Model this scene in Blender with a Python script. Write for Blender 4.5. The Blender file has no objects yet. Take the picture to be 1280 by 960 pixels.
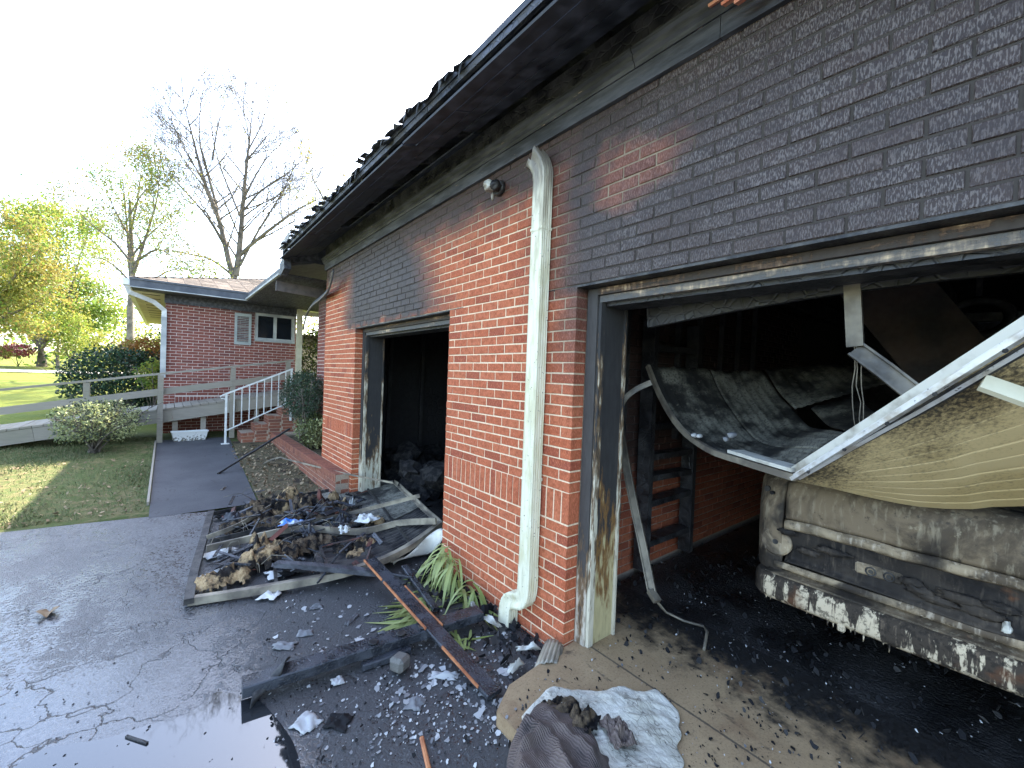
import bpy, bmesh, math, random
import numpy as np
from mathutils import Vector, Matrix, noise as mnoise
R = math.radians
SC = bpy.context.scene
COL = SC.collection

# ------------------------------------------------------------------ camera
CAM_H = 1.66
YAW, PIT, ROL, FPX = R(39.17), R(-1.0), R(2.13), 530.0
_fw = Vector((math.sin(YAW)*math.cos(PIT), math.cos(YAW)*math.cos(PIT), math.sin(PIT)))
_r0 = Vector((math.cos(YAW), -math.sin(YAW), 0)); _u0 = _r0.cross(_fw)
_r = _r0*math.cos(ROL)+_u0*math.sin(ROL); _u = _u0*math.cos(ROL)-_r0*math.sin(ROL)
cam = bpy.data.cameras.new('camera'); cam.sensor_width = 36; cam.lens = 36*FPX/1280
cam.clip_start = 0.05; cam.clip_end = 2000
co = bpy.data.objects.new('camera', cam); COL.objects.link(co)
co.matrix_world = Matrix(((_r.x,_u.x,-_fw.x,0),(_r.y,_u.y,-_fw.y,0),(_r.z,_u.z,-_fw.z,CAM_H),(0,0,0,1)))
SC.camera = co

# ------------------------------------------------------------------ sky, sun, exposure
SUN_AZ, SUN_EL = 54.0, 45.8          # azimuth clockwise from +Y
w = bpy.data.worlds.new('World'); SC.world = w; w.use_nodes = True
nt = w.node_tree; bg = nt.nodes['Background']
sky = nt.nodes.new('ShaderNodeTexSky'); sky.sky_type = 'NISHITA'; sky.sun_disc = False
sky.sun_elevation = R(SUN_EL); sky.sun_rotation = R(SUN_AZ)
sky.air_density = 1.0; sky.dust_density = 2.2; sky.ozone_density = 1.0
hs = nt.nodes.new('ShaderNodeHueSaturation'); hs.inputs['Saturation'].default_value = .95
nt.links.new(sky.outputs[0], hs.inputs['Color']); nt.links.new(hs.outputs[0], bg.inputs[0]); bg.inputs[1].default_value = 0.15
sl = bpy.data.lights.new('sun', 'SUN'); sl.energy = 3.6; sl.angle = R(0.6); sl.color = (1, .9, .72)
so = bpy.data.objects.new('sun', sl); COL.objects.link(so)
sd = Vector((math.sin(R(SUN_AZ))*math.cos(R(SUN_EL)), math.cos(R(SUN_AZ))*math.cos(R(SUN_EL)), math.sin(R(SUN_EL))))
so.rotation_euler = sd.to_track_quat('Z', 'Y').to_euler(); so.location = sd*60
SC.view_settings.view_transform = 'Standard'; SC.view_settings.look = 'None'
SC.view_settings.exposure = 2.9; SC.view_settings.gamma = 1; SC.view_settings.use_curve_mapping = False
SC.cycles.max_bounces = 8; SC.cycles.diffuse_bounces = 5

# ------------------------------------------------------------------ measuring helpers (photo point -> place on a plane)
CP = Vector((0, 0, CAM_H))
def ray(px, py): return _fw + _r*((px-640)/FPX) - _u*((py-480)/FPX)
def PZ(px, py, z=0.0):
    d = ray(px, py); return CP + d*((z-CAM_H)/d.z)
def PX(px, py, x):
    d = ray(px, py); return CP + d*(x/d.x)
def PY(px, py, y):
    d = ray(px, py); return CP + d*(y/d.y)
def PD(px, py, D):                       # at depth D along the view axis
    return CP + ray(px, py)*D
def pj(p):
    d = Vector(p)-CP; k = d.dot(_fw)
    if k < .1: return None
    return (640+FPX*d.dot(_r)/k, 480-FPX*d.dot(_u)/k)
GK = [(-400,-.09),(6.3,-.09),(11.2,.09),(13.5,.1),(36,.72),(46,1.0),(85,2.0),(220,4.0),(900,6.0)]
def gz(y):
    for (a, za), (b, zb) in zip(GK, GK[1:]):
        if y <= b: return za+(zb-za)*max(0, (y-a)/(b-a))
    return GK[-1][1]
def PG(px, py, lift=0.0):
    p = PZ(px, py, -.08)
    if p.y < 0: p = PZ(px, py, 0)
    lo, hi = .5, 400.
    d = ray(px, py)
    t = .5; prev = t
    while t < 400:
        q = CP+d*t
        if q.z < gz(q.y)+lift: break
        prev = t; t *= 1.02
    a, b = prev, t
    for _ in range(30):
        m = (a+b)/2; q = CP+d*m
        if q.z < gz(q.y)+lift: b = m
        else: a = m
    return CP+d*b

# ------------------------------------------------------------------ object helpers
def off(o):
    v = Vector((0, 0, 0))
    while o is not None:
        v += o.location; o = o.parent
    return v
def tag(o, label=None, cat=None, group=None, kind=None):
    if label: o['label'] = label
    if cat: o['category'] = cat
    if group: o['group'] = group
    if kind: o['kind'] = kind
    return o
def thing(name, label, cat, loc, group=None):
    o = bpy.data.objects.new(name, None); o.empty_display_size = .2; COL.objects.link(o)
    o.location = Vector(loc); return tag(o, label, cat, group)
class MB:
    def __init__(s): s.v = []; s.f = []; s.sm = []
    def add(s, vs, fs, smooth=False):
        n = len(s.v); s.v += [Vector(p) for p in vs]
        s.f += [tuple(i+n for i in f) for f in fs]; s.sm += [smooth]*len(fs); return s
    def box(s, c, d, rot=None, bev=0.0):
        c = Vector(c); h = Vector(d)/2
        M = rot.to_3x3() if rot is not None else Matrix.Identity(3)
        if bev <= 0:
            vs = [c+M@Vector((x*h.x, y*h.y, z*h.z)) for x in(-1,1) for y in(-1,1) for z in(-1,1)]
            return s.add(vs, [(0,1,3,2),(4,6,7,5),(0,4,5,1),(2,3,7,6),(0,2,6,4),(1,5,7,3)])
        bm = bmesh.new(); bmesh.ops.create_cube(bm, size=1)
        for v in bm.verts: v.co = Vector((v.co.x*d[0], v.co.y*d[1], v.co.z*d[2]))
        bmesh.ops.bevel(bm, geom=bm.edges[:], offset=min(bev, min(d)*.45), segments=1, affect='EDGES')
        vs = [c+M@v.co for v in bm.verts]; bm.verts.index_update()
        fs = [tuple(v.index for v in f.verts) for f in bm.faces]; bm.free()
        return s.add(vs, fs)
    def span(s, a, b):                     # axis box from corner a to corner b
        a = Vector(a); b = Vector(b); return s.box((a+b)/2, [abs(t) for t in (b-a)])
    def bar(s, a, b, wd, th, up=(0,0,1), bev=0.0):   # rectangular bar a->b, wd across, th along up
        a = Vector(a); b = Vector(b); d = b-a; L = d.length; d.normalize()
        u = Vector(up); sx = d.cross(u)
        if sx.length < 1e-4: sx = d.cross(Vector((1,0,0)))
        sx.normalize(); u = sx.cross(d)
        M = Matrix((d, sx, u)).transposed()
        return s.box((a+b)/2, (L, wd, th), M, bev)
    def tube(s, pts, rad, n=8, cap=True):
        pts = [Vector(p) for p in pts]
        if not hasattr(rad, '__len__'): rad = [rad]*len(pts)
        ref = Vector((0,0,1)); vs = []; fs = []
        t0 = (pts[1]-pts[0]).normalized()
        if abs(t0.dot(ref)) > .9: ref = Vector((1,0,0))
        for i, p in enumerate(pts):
            t = (pts[min(i+1, len(pts)-1)]-pts[max(i-1, 0)])
            if t.length < 1e-9: t = t0
            t = t.normalized()
            a = t.cross(ref)
            if a.length < 1e-3: a = t.cross(Vector((0,1,0)))
            a.normalize(); b = t.cross(a); ref = -(t.cross(a)).cross(t).cross(t) if False else ref
            for k in range(n):
                g = 2*math.pi*k/n; vs.append(p+a*(rad[i]*math.cos(g))+b*(rad[i]*math.sin(g)))
        for i in range(len(pts)-1):
            for k in range(n):
                fs.append((i*n+k, i*n+(k+1)%n, (i+1)*n+(k+1)%n, (i+1)*n+k))
        s.add(vs, fs, True)
        if cap:
            m = len(s.v)-len(vs)
            s.f += [tuple(m+k for k in range(n))[::-1], tuple(m+(len(pts)-1)*n+k for k in range(n))]; s.sm += [False]*2
        return s
    def sweep(s, pts, prof, up=(0,0,1), closed=True, cap=True, smooth=False):
        # profile points (across, up) carried along pts
        pts = [Vector(p) for p in pts]; vs = []; fs = []; n = len(prof)
        for i, p in enumerate(pts):
            t = (pts[min(i+1, len(pts)-1)]-pts[max(i-1, 0)]).normalized()
            a = t.cross(Vector(up)).normalized(); b = a.cross(t)
            vs += [p+a*q[0]+b*q[1] for q in prof]
        for i in range(len(pts)-1):
            for k in range(n if closed else n-1):
                fs.append((i*n+k, i*n+(k+1)%n, (i+1)*n+(k+1)%n, (i+1)*n+k))
        s.add(vs, fs, smooth)
        if cap and closed:
            m = len(s.v)-len(vs)
            s.f += [tuple(m+k for k in range(n))[::-1], tuple(m+(len(pts)-1)*n+k for k in range(n))]; s.sm += [False]*2
        return s
    def grid(s, fn, nu, nv, th=0.0, smooth=True):
        P = [[Vector(fn(i/nu, j/nv)) for j in range(nv+1)] for i in range(nu+1)]
        vs = [p for row in P for p in row]; w_ = nv+1
        fs = [(i*w_+j, (i+1)*w_+j, (i+1)*w_+j+1, i*w_+j+1) for i in range(nu) for j in range(nv)]
        if th:
            ns = []
            for i in range(nu+1):
                for j in range(nv+1):
                    du = P[min(i+1,nu)][j]-P[max(i-1,0)][j]; dv = P[i][min(j+1,nv)]-P[i][max(j-1,0)]
                    c = du.cross(dv); ns.append(c.normalized() if c.length > 1e-12 else Vector((0,0,1)))
            k = len(vs); vs = vs+[v-n_*th for v, n_ in zip(vs, ns)]
            fs = fs+[tuple(q+k for q in f[::-1]) for f in fs]
            ed = [(i*w_, (i+1)*w_) for i in range(nu)][::1]
            for i in range(nu):
                fs.append((i*w_, i*w_+k, (i+1)*w_+k, (i+1)*w_)); a = i*w_+nv; b = (i+1)*w_+nv; fs.append((a, b, b+k, a+k))
            for j in range(nv):
                fs.append((j, j+1, j+1+k, j+k)); a = nu*w_+j; fs.append((a, a+k, a+1+k, a+1))
        return s.add(vs, fs, smooth)
    def poly(s, pts, z0, z1):              # vertical prism over a plan polygon
        n = len(pts); vs = [Vector((p[0],p[1],z0)) for p in pts]+[Vector((p[0],p[1],z1)) for p in pts]
        return s.add(vs, [tuple(range(n))[::-1], tuple(range(n, 2*n))]+[(i,(i+1)%n,n+(i+1)%n,n+i) for i in range(n)])
    def build(s, name, m, parent=None, recalc=False):
        me = bpy.data.meshes.new(name)
        if parent is not None: o_ = off(parent)
        else:
            A = np.array([tuple(v) for v in s.v]); lo = A.min(0); hi = A.max(0)
            o_ = Vector(((lo[0]+hi[0])/2, (lo[1]+hi[1])/2, lo[2]))
        me.from_pydata([v-o_ for v in s.v], [], s.f); me.polygons.foreach_set('use_smooth', s.sm)
        if recalc:
            bm = bmesh.new(); bm.from_mesh(me); bmesh.ops.recalc_face_normals(bm, faces=bm.faces[:]); bm.to_mesh(me); bm.free()
        me.materials.append(m); me.update()
        o = bpy.data.objects.new(name, me); COL.objects.link(o)
        if parent is not None: o.parent = parent
        else: o.location = o_
        return o
def box(name, a, b, m, parent=None): return MB().span(a, b).build(name, m, parent)

# ------------------------------------------------------------------ materials
class NB:
    def __init__(s, name):
        s.m = bpy.data.materials.new(name); s.m.use_nodes = True; s.t = s.m.node_tree
        s.b = s.t.nodes['Principled BSDF']
    def n(s, ty, **kw):
        x = s.t.nodes.new(ty)
        for k, v in kw.items(): setattr(x, k, v)
        return x
    def set(s, sock, v):
        if isinstance(v, bpy.types.NodeSocket): s.t.links.new(v, sock)
        elif v is not None:
            if sock.type == 'RGBA' and len(v) == 3: v = (*v, 1)
            sock.default_value = v
    def pos(s): return s.n('ShaderNodeNewGeometry').outputs['Position']
    def obj(s): return s.n('ShaderNodeTexCoord').outputs['Object']
    def mapv(s, v, scale=(1,1,1), rot=(0,0,0)):
        x = s.n('ShaderNodeMapping'); s.set(x.inputs[0], v); x.inputs['Scale'].default_value = scale; x.inputs['Rotation'].default_value = rot; return x.outputs[0]
    def noise(s, v, scale, detail=3, rough=.55, dist=0.0):
        x = s.n('ShaderNodeTexNoise'); s.set(x.inputs['Vector'], v); x.inputs['Scale'].default_value = scale
        x.inputs['Detail'].default_value = detail; x.inputs['Roughness'].default_value = rough; x.inputs['Distortion'].default_value = dist; return x.outputs[0]
    def voro(s, v, scale, feature='F1', out=0):
        x = s.n('ShaderNodeTexVoronoi', feature=feature); s.set(x.inputs['Vector'], v); x.inputs['Scale'].default_value = scale; return x.outputs[out]
    def mr(s, v, a, b, c=0.0, d=1.0, smooth=True):
        x = s.n('ShaderNodeMapRange'); x.interpolation_type = 'SMOOTHSTEP' if smooth else 'LINEAR'
        s.set(x.inputs[0], v)
        for i, q in zip((1,2,3,4), (a,b,c,d)): s.set(x.inputs[i], q)
        return x.outputs[0]
    def ma(s, op, a, b=None, c=None, clamp=False):
        x = s.n('ShaderNodeMath', operation=op, use_clamp=clamp); s.set(x.inputs[0], a)
        if b is not None: s.set(x.inputs[1], b)
        if c is not None: s.set(x.inputs[2], c)
        return x.outputs[0]
    def mix(s, f, a, b, mode='MIX'):
        x = s.n('ShaderNodeMix', data_type='RGBA', blend_type=mode); s.set(x.inputs[0], f); s.set(x.inputs[6], a); s.set(x.inputs[7], b); return x.outputs[2]
    def sep(s, v):
        x = s.n('ShaderNodeSeparateXYZ'); s.set(x.inputs[0], v); return x.outputs
    def rnd(s):
        a = s.n('ShaderNodeObjectInfo').outputs['Random']; b = s.n('ShaderNodeNewGeometry').outputs['Random Per Island']
        return s.ma('FRACT', s.ma('ADD', a, b))
    def bump(s, h, st=.5, dist=.01, nrm=None):
        x = s.n('ShaderNodeBump'); x.inputs['Strength'].default_value = st; x.inputs['Distance'].default_value = dist
        s.set(x.inputs['Height'], h)
        if nrm is not None: s.set(x.inputs['Normal'], nrm)
        return x.outputs[0]
    def out(s, col=None, rough=None, nrm=None, metal=None, spec=None, **kw):
        for k, v in (('Base Color', col), ('Roughness', rough), ('Normal', nrm), ('Metallic', metal), ('Specular IOR Level', spec)):
            if v is not None: s.set(s.b.inputs[k], v)
        for k, v in kw.items(): s.set(s.b.inputs[k.replace('_', ' ')], v)
        return s.m
def simple(name, c1, c2, scale=8, rough=.7, metal=0, bump=.3, bd=.004, bscale=None, spec=.5, lo=.35, hi=.65, detail=4):
    k = NB(name); v = k.obj(); f = k.mr(k.noise(v, scale, detail), lo, hi)
    h = k.noise(v, bscale or scale*6, 3)
    return k.out(k.mix(f, c1, c2), k.mr(h, .2, .8, max(rough-.12, .02), min(rough+.12, 1)), k.bump(h, bump, bd), metal, spec)
def charred(name, c1=(.012,.012,.013), c2=(.045,.043,.042), cell=28, rough=.55, stretch=(1,1,1), bump=.9):
    k = NB(name); v = k.obj()
    vv = k.mapv(v, stretch)
    d = k.voro(vv, cell, 'DISTANCE_TO_EDGE'); n = k.noise(v, 9, 5)
    cr = k.mr(d, 0, .12)
    col = k.mix(k.mr(n, .35, .7), c1, c2)
    h = k.ma('ADD', k.ma('MULTIPLY', cr, .8), k.ma('MULTIPLY', n, .6))
    return k.out(col, k.mr(n, .3, .7, rough-.2, rough+.2), k.bump(h, bump, .006), 0, .5)
def peeling(name, paint, char=(.02,.019,.018), amount=.5, top=None, wood=(.16,.1,.05), scale=7, stretch=(3,3,.7)):
    """painted timber with the paint burnt and flaked away; top = (z0, z1) heights between which fire took the paint"""
    k = NB(name); v = k.pos(); z = k.sep(v)[2]
    n = k.noise(k.mapv(v, stretch), scale, 6, .65); n2 = k.noise(k.mapv(v, (1,1,.25)), 40, 4, .6)
    f = k.ma('ADD', k.ma('MULTIPLY', n, .75), k.ma('MULTIPLY', n2, .3))
    if top: f = k.ma('ADD', f, k.mr(z, top[0], top[1], -.22, .35, False))
    burn = k.mr(f, amount-.03, amount+.05); sc_ = k.mr(f, amount-.14, amount-.02)
    col = k.mix(burn, k.mix(sc_, k.mix(k.mr(n2, .3, .7), paint, tuple(c*.8 for c in paint)), wood), k.mix(n2, char, tuple(c*2.6 for c in char)))
    h = k.ma('SUBTRACT', k.ma('MULTIPLY', n2, .4), k.ma('MULTIPLY', burn, .6))
    return k.out(col, .72, k.bump(h, .8, .006), 0, .4)

def soot_garage(k, v):
    x, y, z = k.sep(v)
    n = k.noise(v, 1.7, 4); n3 = k.noise(v, 5.0, 3)
    yy = k.ma('ADD', y, k.ma('MULTIPLY', k.ma('SUBTRACT', n, .5), .5))
    zz = k.ma('ADD', z, k.ma('MULTIPLY', k.ma('SUBTRACT', n3, .5), .35))
    A = k.ma('MULTIPLY', k.mr(z, 2.08, 2.22), k.mr(yy, 2.45, 1.75))
    A2 = k.ma('MULTIPLY', k.ma('MULTIPLY', k.mr(zz, 1.25, 2.2), k.mr(yy, 2.15, 1.8)), .8)
    lim = k.ma('ADD', 3.15, k.ma('MULTIPLY', k.ma('SUBTRACT', z, 2.2), .55))
    B = k.ma('MULTIPLY', k.mr(zz, 2.12, 2.3), k.ma('MULTIPLY', k.mr(k.ma('SUBTRACT', yy, lim), -.15, .75), k.mr(yy, 6.6, 5.75)))
    Cc = k.ma('MULTIPLY', k.mr(zz, 2.62, 3.12), .97)
    S = k.ma('MAXIMUM', k.ma('MAXIMUM', A, A2), k.ma('MAXIMUM', B, Cc))
    dy = k.ma('SUBTRACT', y, 1.45); dz = k.ma('MULTIPLY', k.ma('SUBTRACT', z, 2.82), 1.6)
    D = k.mr(k.ma('ADD', k.ma('ADD', k.ma('MULTIPLY', dy, dy), k.ma('MULTIPLY', dz, dz)), k.ma('MULTIPLY', k.ma('SUBTRACT', n3, .5), .3)), .16, .0)
    return k.ma('MULTIPLY', S, k.ma('SUBTRACT', 1.0, k.ma('MULTIPLY', D, .28)))
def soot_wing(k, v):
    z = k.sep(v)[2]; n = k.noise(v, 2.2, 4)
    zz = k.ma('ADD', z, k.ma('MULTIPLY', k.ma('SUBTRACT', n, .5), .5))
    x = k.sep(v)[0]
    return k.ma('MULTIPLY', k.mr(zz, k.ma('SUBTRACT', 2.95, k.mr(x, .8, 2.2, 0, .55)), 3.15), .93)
def soot_inside(k, v):
    z = k.sep(v)[2]; n = k.noise(v, 2.0, 4)
    zz = k.ma('ADD', z, k.ma('MULTIPLY', k.ma('SUBTRACT', n, .5), .6))
    return k.ma('MAXIMUM', .35, k.mr(zz, .55, 1.15, .3, .98))
def brick_mat(name, soot, c1, c2, c3, rug=1.0, axis='x'):
    k = NB(name); v = k.pos(); S = soot(k, v); r = k.rnd()
    st = k.noise(k.mapv(v, (235, 235, 62)), 1.0, 2, .5)
    n = k.noise(v, 30, 4)
    base = k.mix(k.mr(r, .0, 1.0, 0, 1, False), c1, c2)
    base = k.mix(k.mr(r, .82, .88), base, c3)
    base = k.mix(k.mr(n, .35, .75), base, tuple(c*.72 for c in c1))
    base = k.mix(k.ma('MULTIPLY', k.mr(st, .50, .66), .42*rug), base, tuple(min(1, c*1.9+.06) for c in c1))  # pale streaks: light caught by the wire-cut relief, painted into the colour
    sp = k.mr(k.noise(v, 130, 2), .72, .76)
    base = k.mix(k.ma('MULTIPLY', sp, .5), base, (.6,.5,.4))
    sw = k.ma('MULTIPLY', k.mr(st, .46, .62), k.ma('MULTIPLY', k.mr(k.noise(v, 3.2, 3), .36, .6, .45, 1.0), k.mr(k.sep(v)[1], 2.6, .9, .22, 1.0)))  # painted glints of the wire-cut relief, laid over the soot colour
    sootc = k.mix(k.ma('MULTIPLY', sw, .85*rug), (.019,.0175,.0165), (.135,.126,.118))
    sootc = k.mix(k.mr(r, .5, 1, 0, .15), sootc, (.07,.04,.03))
    col = k.mix(k.ma('MULTIPLY', S, .96), base, sootc)
    h = k.ma('ADD', k.ma('MULTIPLY', st, .7), k.ma('MULTIPLY', n, .5))
    return k.out(col, k.mix(S, (.85,)*3, (.5,)*3), k.bump(h, .8, .005), 0, .35)
def mortar_mat(name, soot, c):
    k = NB(name); v = k.pos(); S = soot(k, v); n = k.noise(v, 60, 4)
    col = k.mix(k.mr(n, .3, .7), c, tuple(q*.78 for q in c))
    col = k.mix(k.ma('MULTIPLY', S, .97), col, (.030,.027,.026))
    return k.out(col, .9, k.bump(n, .5, .003), 0, .3)

M = {}
BR = ((.42,.105,.042), (.49,.155,.07), (.28,.065,.032))
M['brick'] = brick_mat('garage_brick', soot_garage, *BR)
M['mortar'] = mortar_mat('garage_mortar', soot_garage, (.85,.66,.44))
M['brick_in'] = brick_mat('inner_brick', soot_inside, *BR, rug=.4)
M['mortar_in'] = mortar_mat('inner_mortar', soot_inside, (.45,.36,.27))
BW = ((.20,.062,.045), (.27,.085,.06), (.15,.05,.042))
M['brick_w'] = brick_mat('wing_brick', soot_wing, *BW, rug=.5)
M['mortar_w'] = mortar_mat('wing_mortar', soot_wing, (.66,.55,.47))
def no_soot(k, v): return k.ma('MULTIPLY', k.mr(k.noise(v, 3, 4), .5, .8), .25)
M['brick_s'] = brick_mat('step_brick', no_soot, (.24,.085,.05), (.33,.13,.075), (.17,.07,.05), rug=.5)
M['mortar_s'] = mortar_mat('step_mortar', no_soot, (.42,.33,.24))
M['char'] = charred('charred_wood', cell=42, stretch=(1,.35,.5), bump=.6)
M['char_beam'] = charred('charred_beam', (.016,.018,.022), (.05,.055,.065), cell=60, rough=.24, bump=.45)
M['char_wall'] = charred('charred_wall', (.008,.008,.009), (.022,.021,.021), cell=9, rough=.7)
M['char_red'] = simple('scorched_red_board', (.15,.045,.028), (.03,.016,.013), 3, .75, lo=.4, hi=.6)
M['char_brown'] = simple('charred_brown_board', (.045,.028,.020), (.016,.013,.011), 4, .75)
M['fresh_red_sunlit'] = simple('fresh_red_sunlit_board', (.55,.14,.07), (.7,.32,.2), 18, .7)
def soot_board():
    k = NB('sooted_board'); v = k.pos(); n = k.noise(k.mapv(v, (6,1.2,6)), 3, 5); n2 = k.noise(k.mapv(v, (20,2,20)), 4, 4)
    col = k.mix(k.mr(n, .35, .7), (.024,.025,.03), (.085,.087,.098))
    col = k.mix(k.mr(n2, .68, .74), col, (.42,.3,.22))
    return k.out(col, k.mr(n2, .3, .7, .4, .7), k.bump(n2, .4, .004), 0, .5)
M['frieze'] = soot_board()
M['roof_under'] = charred('burnt_roof_deck', (.016,.019,.026), (.07,.077,.095), cell=4, rough=.75, stretch=(1,.4,1), bump=.6)  # burnt tone with the bluish lift of glare haze put into the colour
def shingle_mat():
    k = NB('roof_shingle'); v = k.pos(); n = k.noise(v, 120, 3); n2 = k.noise(v, 3, 4)
    c = k.mix(k.mr(k.rnd(), 0, 1, 0, 1, False), (.13,.10,.075), (.24,.19,.15))
    c = k.mix(k.mr(n2, .4, .7), c, (.11,.09,.075)); c = k.mix(k.mr(n, .4, .7, 0, .5), c, (.06,.05,.045))
    return k.out(c, .9, k.bump(n, .5, .003))
M['shingle'] = shingle_mat()
M['shingle_burnt'] = simple('burnt_shingle', (.015,.015,.017), (.06,.058,.055), 20, .8)
M['trim_big'] = peeling('burnt_door_trim', (.55,.5,.4), amount=.455, top=(.1, 1.6), scale=5, char=(.034,.031,.028))
M['trim_jamb'] = peeling('burnt_door_jamb', (.5,.42,.22), amount=.50, top=(.2, 1.7), scale=4, wood=(.2,.1,.03))
M['trim_head'] = peeling('burnt_door_head', (.62,.47,.3), amount=.50, scale=4, stretch=(1.5,.6,4), wood=(.19,.16,.13), char=(.06,.058,.055))
M['trim_small'] = peeling('small_door_trim', (.58,.55,.42), amount=.45, top=(.2, 1.75), scale=5)
M['trim_headtop'] = peeling('charred_brown_head', (.6,.45,.28), amount=.47, scale=4, stretch=(1.5,.6,5), wood=(.14,.09,.06), char=(.03,.024,.02))
M['trim_bead'] = peeling('flaking_door_bead', (.62,.56,.42), amount=.50, top=(0, 4.5), scale=9, stretch=(3,3,.5))
M['spout'] = None
def spout_mat():
    k = NB('white_downspout_paint'); v = k.pos(); z = k.sep(v)[2]; n = k.noise(k.mapv(v, (4,4,1)), 6, 5); n2 = k.noise(v, 60, 3)
    c = k.mix(k.mr(n, .4, .75), (.76,.72,.53), (.6,.55,.34))
    c = k.mix(k.mr(k.ma('ADD', z, k.ma('MULTIPLY', n, 1.2)), 3.0, 3.9), c, (.32,.27,.2))
    c = k.mix(k.mr(n2, .66, .72), c, (.12,.1,.08)); st_ = k.noise(k.mapv(v, (9,9,.6)), 3, 5, .65); c = k.mix(k.mr(st_, .52, .72, 0, .6), c, (.36,.32,.2))
    c = k.mix(k.ma('MULTIPLY', k.mr(k.ma('ADD', z, k.ma('MULTIPLY', st_, .6)), 3.1, 3.4), .75), c, (.10,.09,.08))
    return k.out(c, .45, k.bump(n, .15, .004), 0, .5)
M['spout'] = spout_mat()
M['cream'] = simple('cream_painted_trim', (.62,.58,.42), (.5,.46,.32), 6, .6)
M['white'] = simple('white_paint', (.74,.74,.7), (.6,.6,.56), 10, .5)
M['white_soot'] = simple('sooted_white_paint', (.5,.5,.46), (.3,.31,.3), 3, .6)
M['shutter'] = simple('grey_green_shutter', (.36,.38,.35), (.27,.29,.27), 4, .6)
M['glass'] = NB('dark_glass').out((.012,.015,.02), .06, None, 0, .6)
M['fascia'] = simple('dark_fascia', (.05,.055,.065), (.085,.088,.095), 4, .6)
M['soffit'] = simple('cream_soffit', (.6,.56,.42), (.5,.46,.34), 4, .7)
M['vent_dark'] = NB('vent_slot').out((.03,.028,.025), .9)
def wood_grey():
    k = NB('weathered_grey_timber'); v = k.pos(); r = k.rnd()
    g = k.noise(k.mapv(v, (3, 30, 30)), 2, 5, .6); n = k.noise(v, 2.5, 3)
    c = k.mix(g, (.15,.125,.095), (.34,.3,.235)); c = k.mix(k.mr(n, .4, .7, 0, .5), c, (.2,.19,.13)); c = k.mix(k.mr(r, 0, 1, 0, .25), c, (.36,.33,.28))
    return k.out(c, .85, k.bump(g, .5, .004))
M['timber'] = wood_grey()
M['black_metal'] = simple('burnt_black_metal', (.018,.018,.02), (.07,.066,.06), 12, .5, .4, .4)
M['tan_metal'] = simple('heat_stained_metal', (.4,.35,.26), (.15,.13,.105), 5, .45, .3, .3)
def white_metal():
    k = NB('bent_white_metal'); v = k.obj(); n = k.noise(v, 7, 5)
    c = k.mix(k.mr(n, .45, .7), (.6,.58,.5), (.22,.19,.14)); return k.out(c, .42, k.bump(n, .2, .004), .1)
M['white_metal'] = white_metal()
def alu():
    k = NB('aluminium_rail'); v = k.obj(); n = k.noise(k.mapv(v, (3,3,3)), 5, 5); n2 = k.noise(v, 40, 3)
    c = k.mix(k.mr(n, .4, .7), (.72,.72,.72), (.42,.38,.33)); c = k.mix(k.mr(n2, .62, .72), c, (.1,.09,.08))
    return k.out(c, k.mr(n2, .3, .7, .3, .6), k.bump(n2, .15, .002), .55)
M['alu'] = alu()
M['track_metal'] = simple('smoked_track_metal', (.22,.19,.14), (.075,.066,.052), 5, .5, .3, .3)
def tan_panel():
    k = NB('soot_speckled_tan_panel'); v = k.obj(); uvn = k.n('ShaderNodeUVMap') if False else None
    n = k.noise(v, 2.2, 5); sp = k.noise(v, 75, 3, .7); st = k.noise(k.mapv(v, (1,1,1)), 1.2, 4)
    c = k.mix(k.mr(n, .35, .7), (.56,.43,.22), (.46,.34,.15))
    y = k.sep(k.pos())[1]; x = k.sep(k.pos())[0]
    s_ = k.ma('ADD', k.ma('ADD', k.ma('MULTIPLY', sp, .5), k.ma('MULTIPLY', n, .6)), k.ma('ADD', k.mr(x, 2.75, 2.15, -.10, .12, False), k.mr(y, -.1, .75, -.04, .08, False)))
    c = k.mix(k.mr(s_, .50, .76, 0, .9), c, (.06,.045,.03)); c = k.mix(k.mr(s_, .66, .8, 0, .9), c, (.02,.017,.014))
    return k.out(c, .5, k.bump(sp, .15, .002), 0, .4)
M['tan_panel'] = tan_panel()
def dark_panel():
    k = NB('scorched_grey_door_skin'); v = k.obj(); n = k.noise(v, 3.5, 6, .62); n2 = k.noise(v, 22, 4)
    c = k.mix(k.mr(n, .42, .62), (.020,.019,.017), (.20,.19,.15)); c = k.mix(k.mr(n2, .62, .72, 0, .6), c, (.28,.26,.2))
    c = k.mix(k.mr(k.noise(v, 60, 3), .5, .36, 0, .7), c, (.015,.014,.012)); return k.out(c, .6, k.bump(n2, .4, .005), .1)
M['dark_panel'] = dark_panel()
def car_paint(name, a, b, c, lo=.42, hi=.58):
    k = NB(name); v = k.obj(); n = k.noise(v, 2.6, 6, .68, .5); n2 = k.noise(v, 20, 5, .7); n3 = k.noise(v, 1.7, 4, .6, .8); st = k.noise(k.mapv(v, (8,8,1.2)), 5, 4, .6)
    q = k.mix(k.mr(n, lo, hi), a, b); q = k.mix(k.ma('MULTIPLY', k.mr(st, .5, .7), .5), q, c)
    q = k.mix(k.mr(n2, .62, .72, 0, .6), q, c); q = k.mix(k.mr(n2, .42, .3, 0, .7), q, (.03,.025,.02))
    q = k.mix(k.mr(n3, .50, .62, 0, .9), q, (.024,.02,.017)); q = k.mix(k.mr(k.noise(v, 4.5, 4), .66, .74, 0, .7), q, (.16,.065,.025))
    return k.out(q, k.mr(n2, .3, .7, .65, .9), k.bump(k.ma('ADD', n2, k.ma('MULTIPLY', n, .6)), .6, .006), 0, .25)
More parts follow.
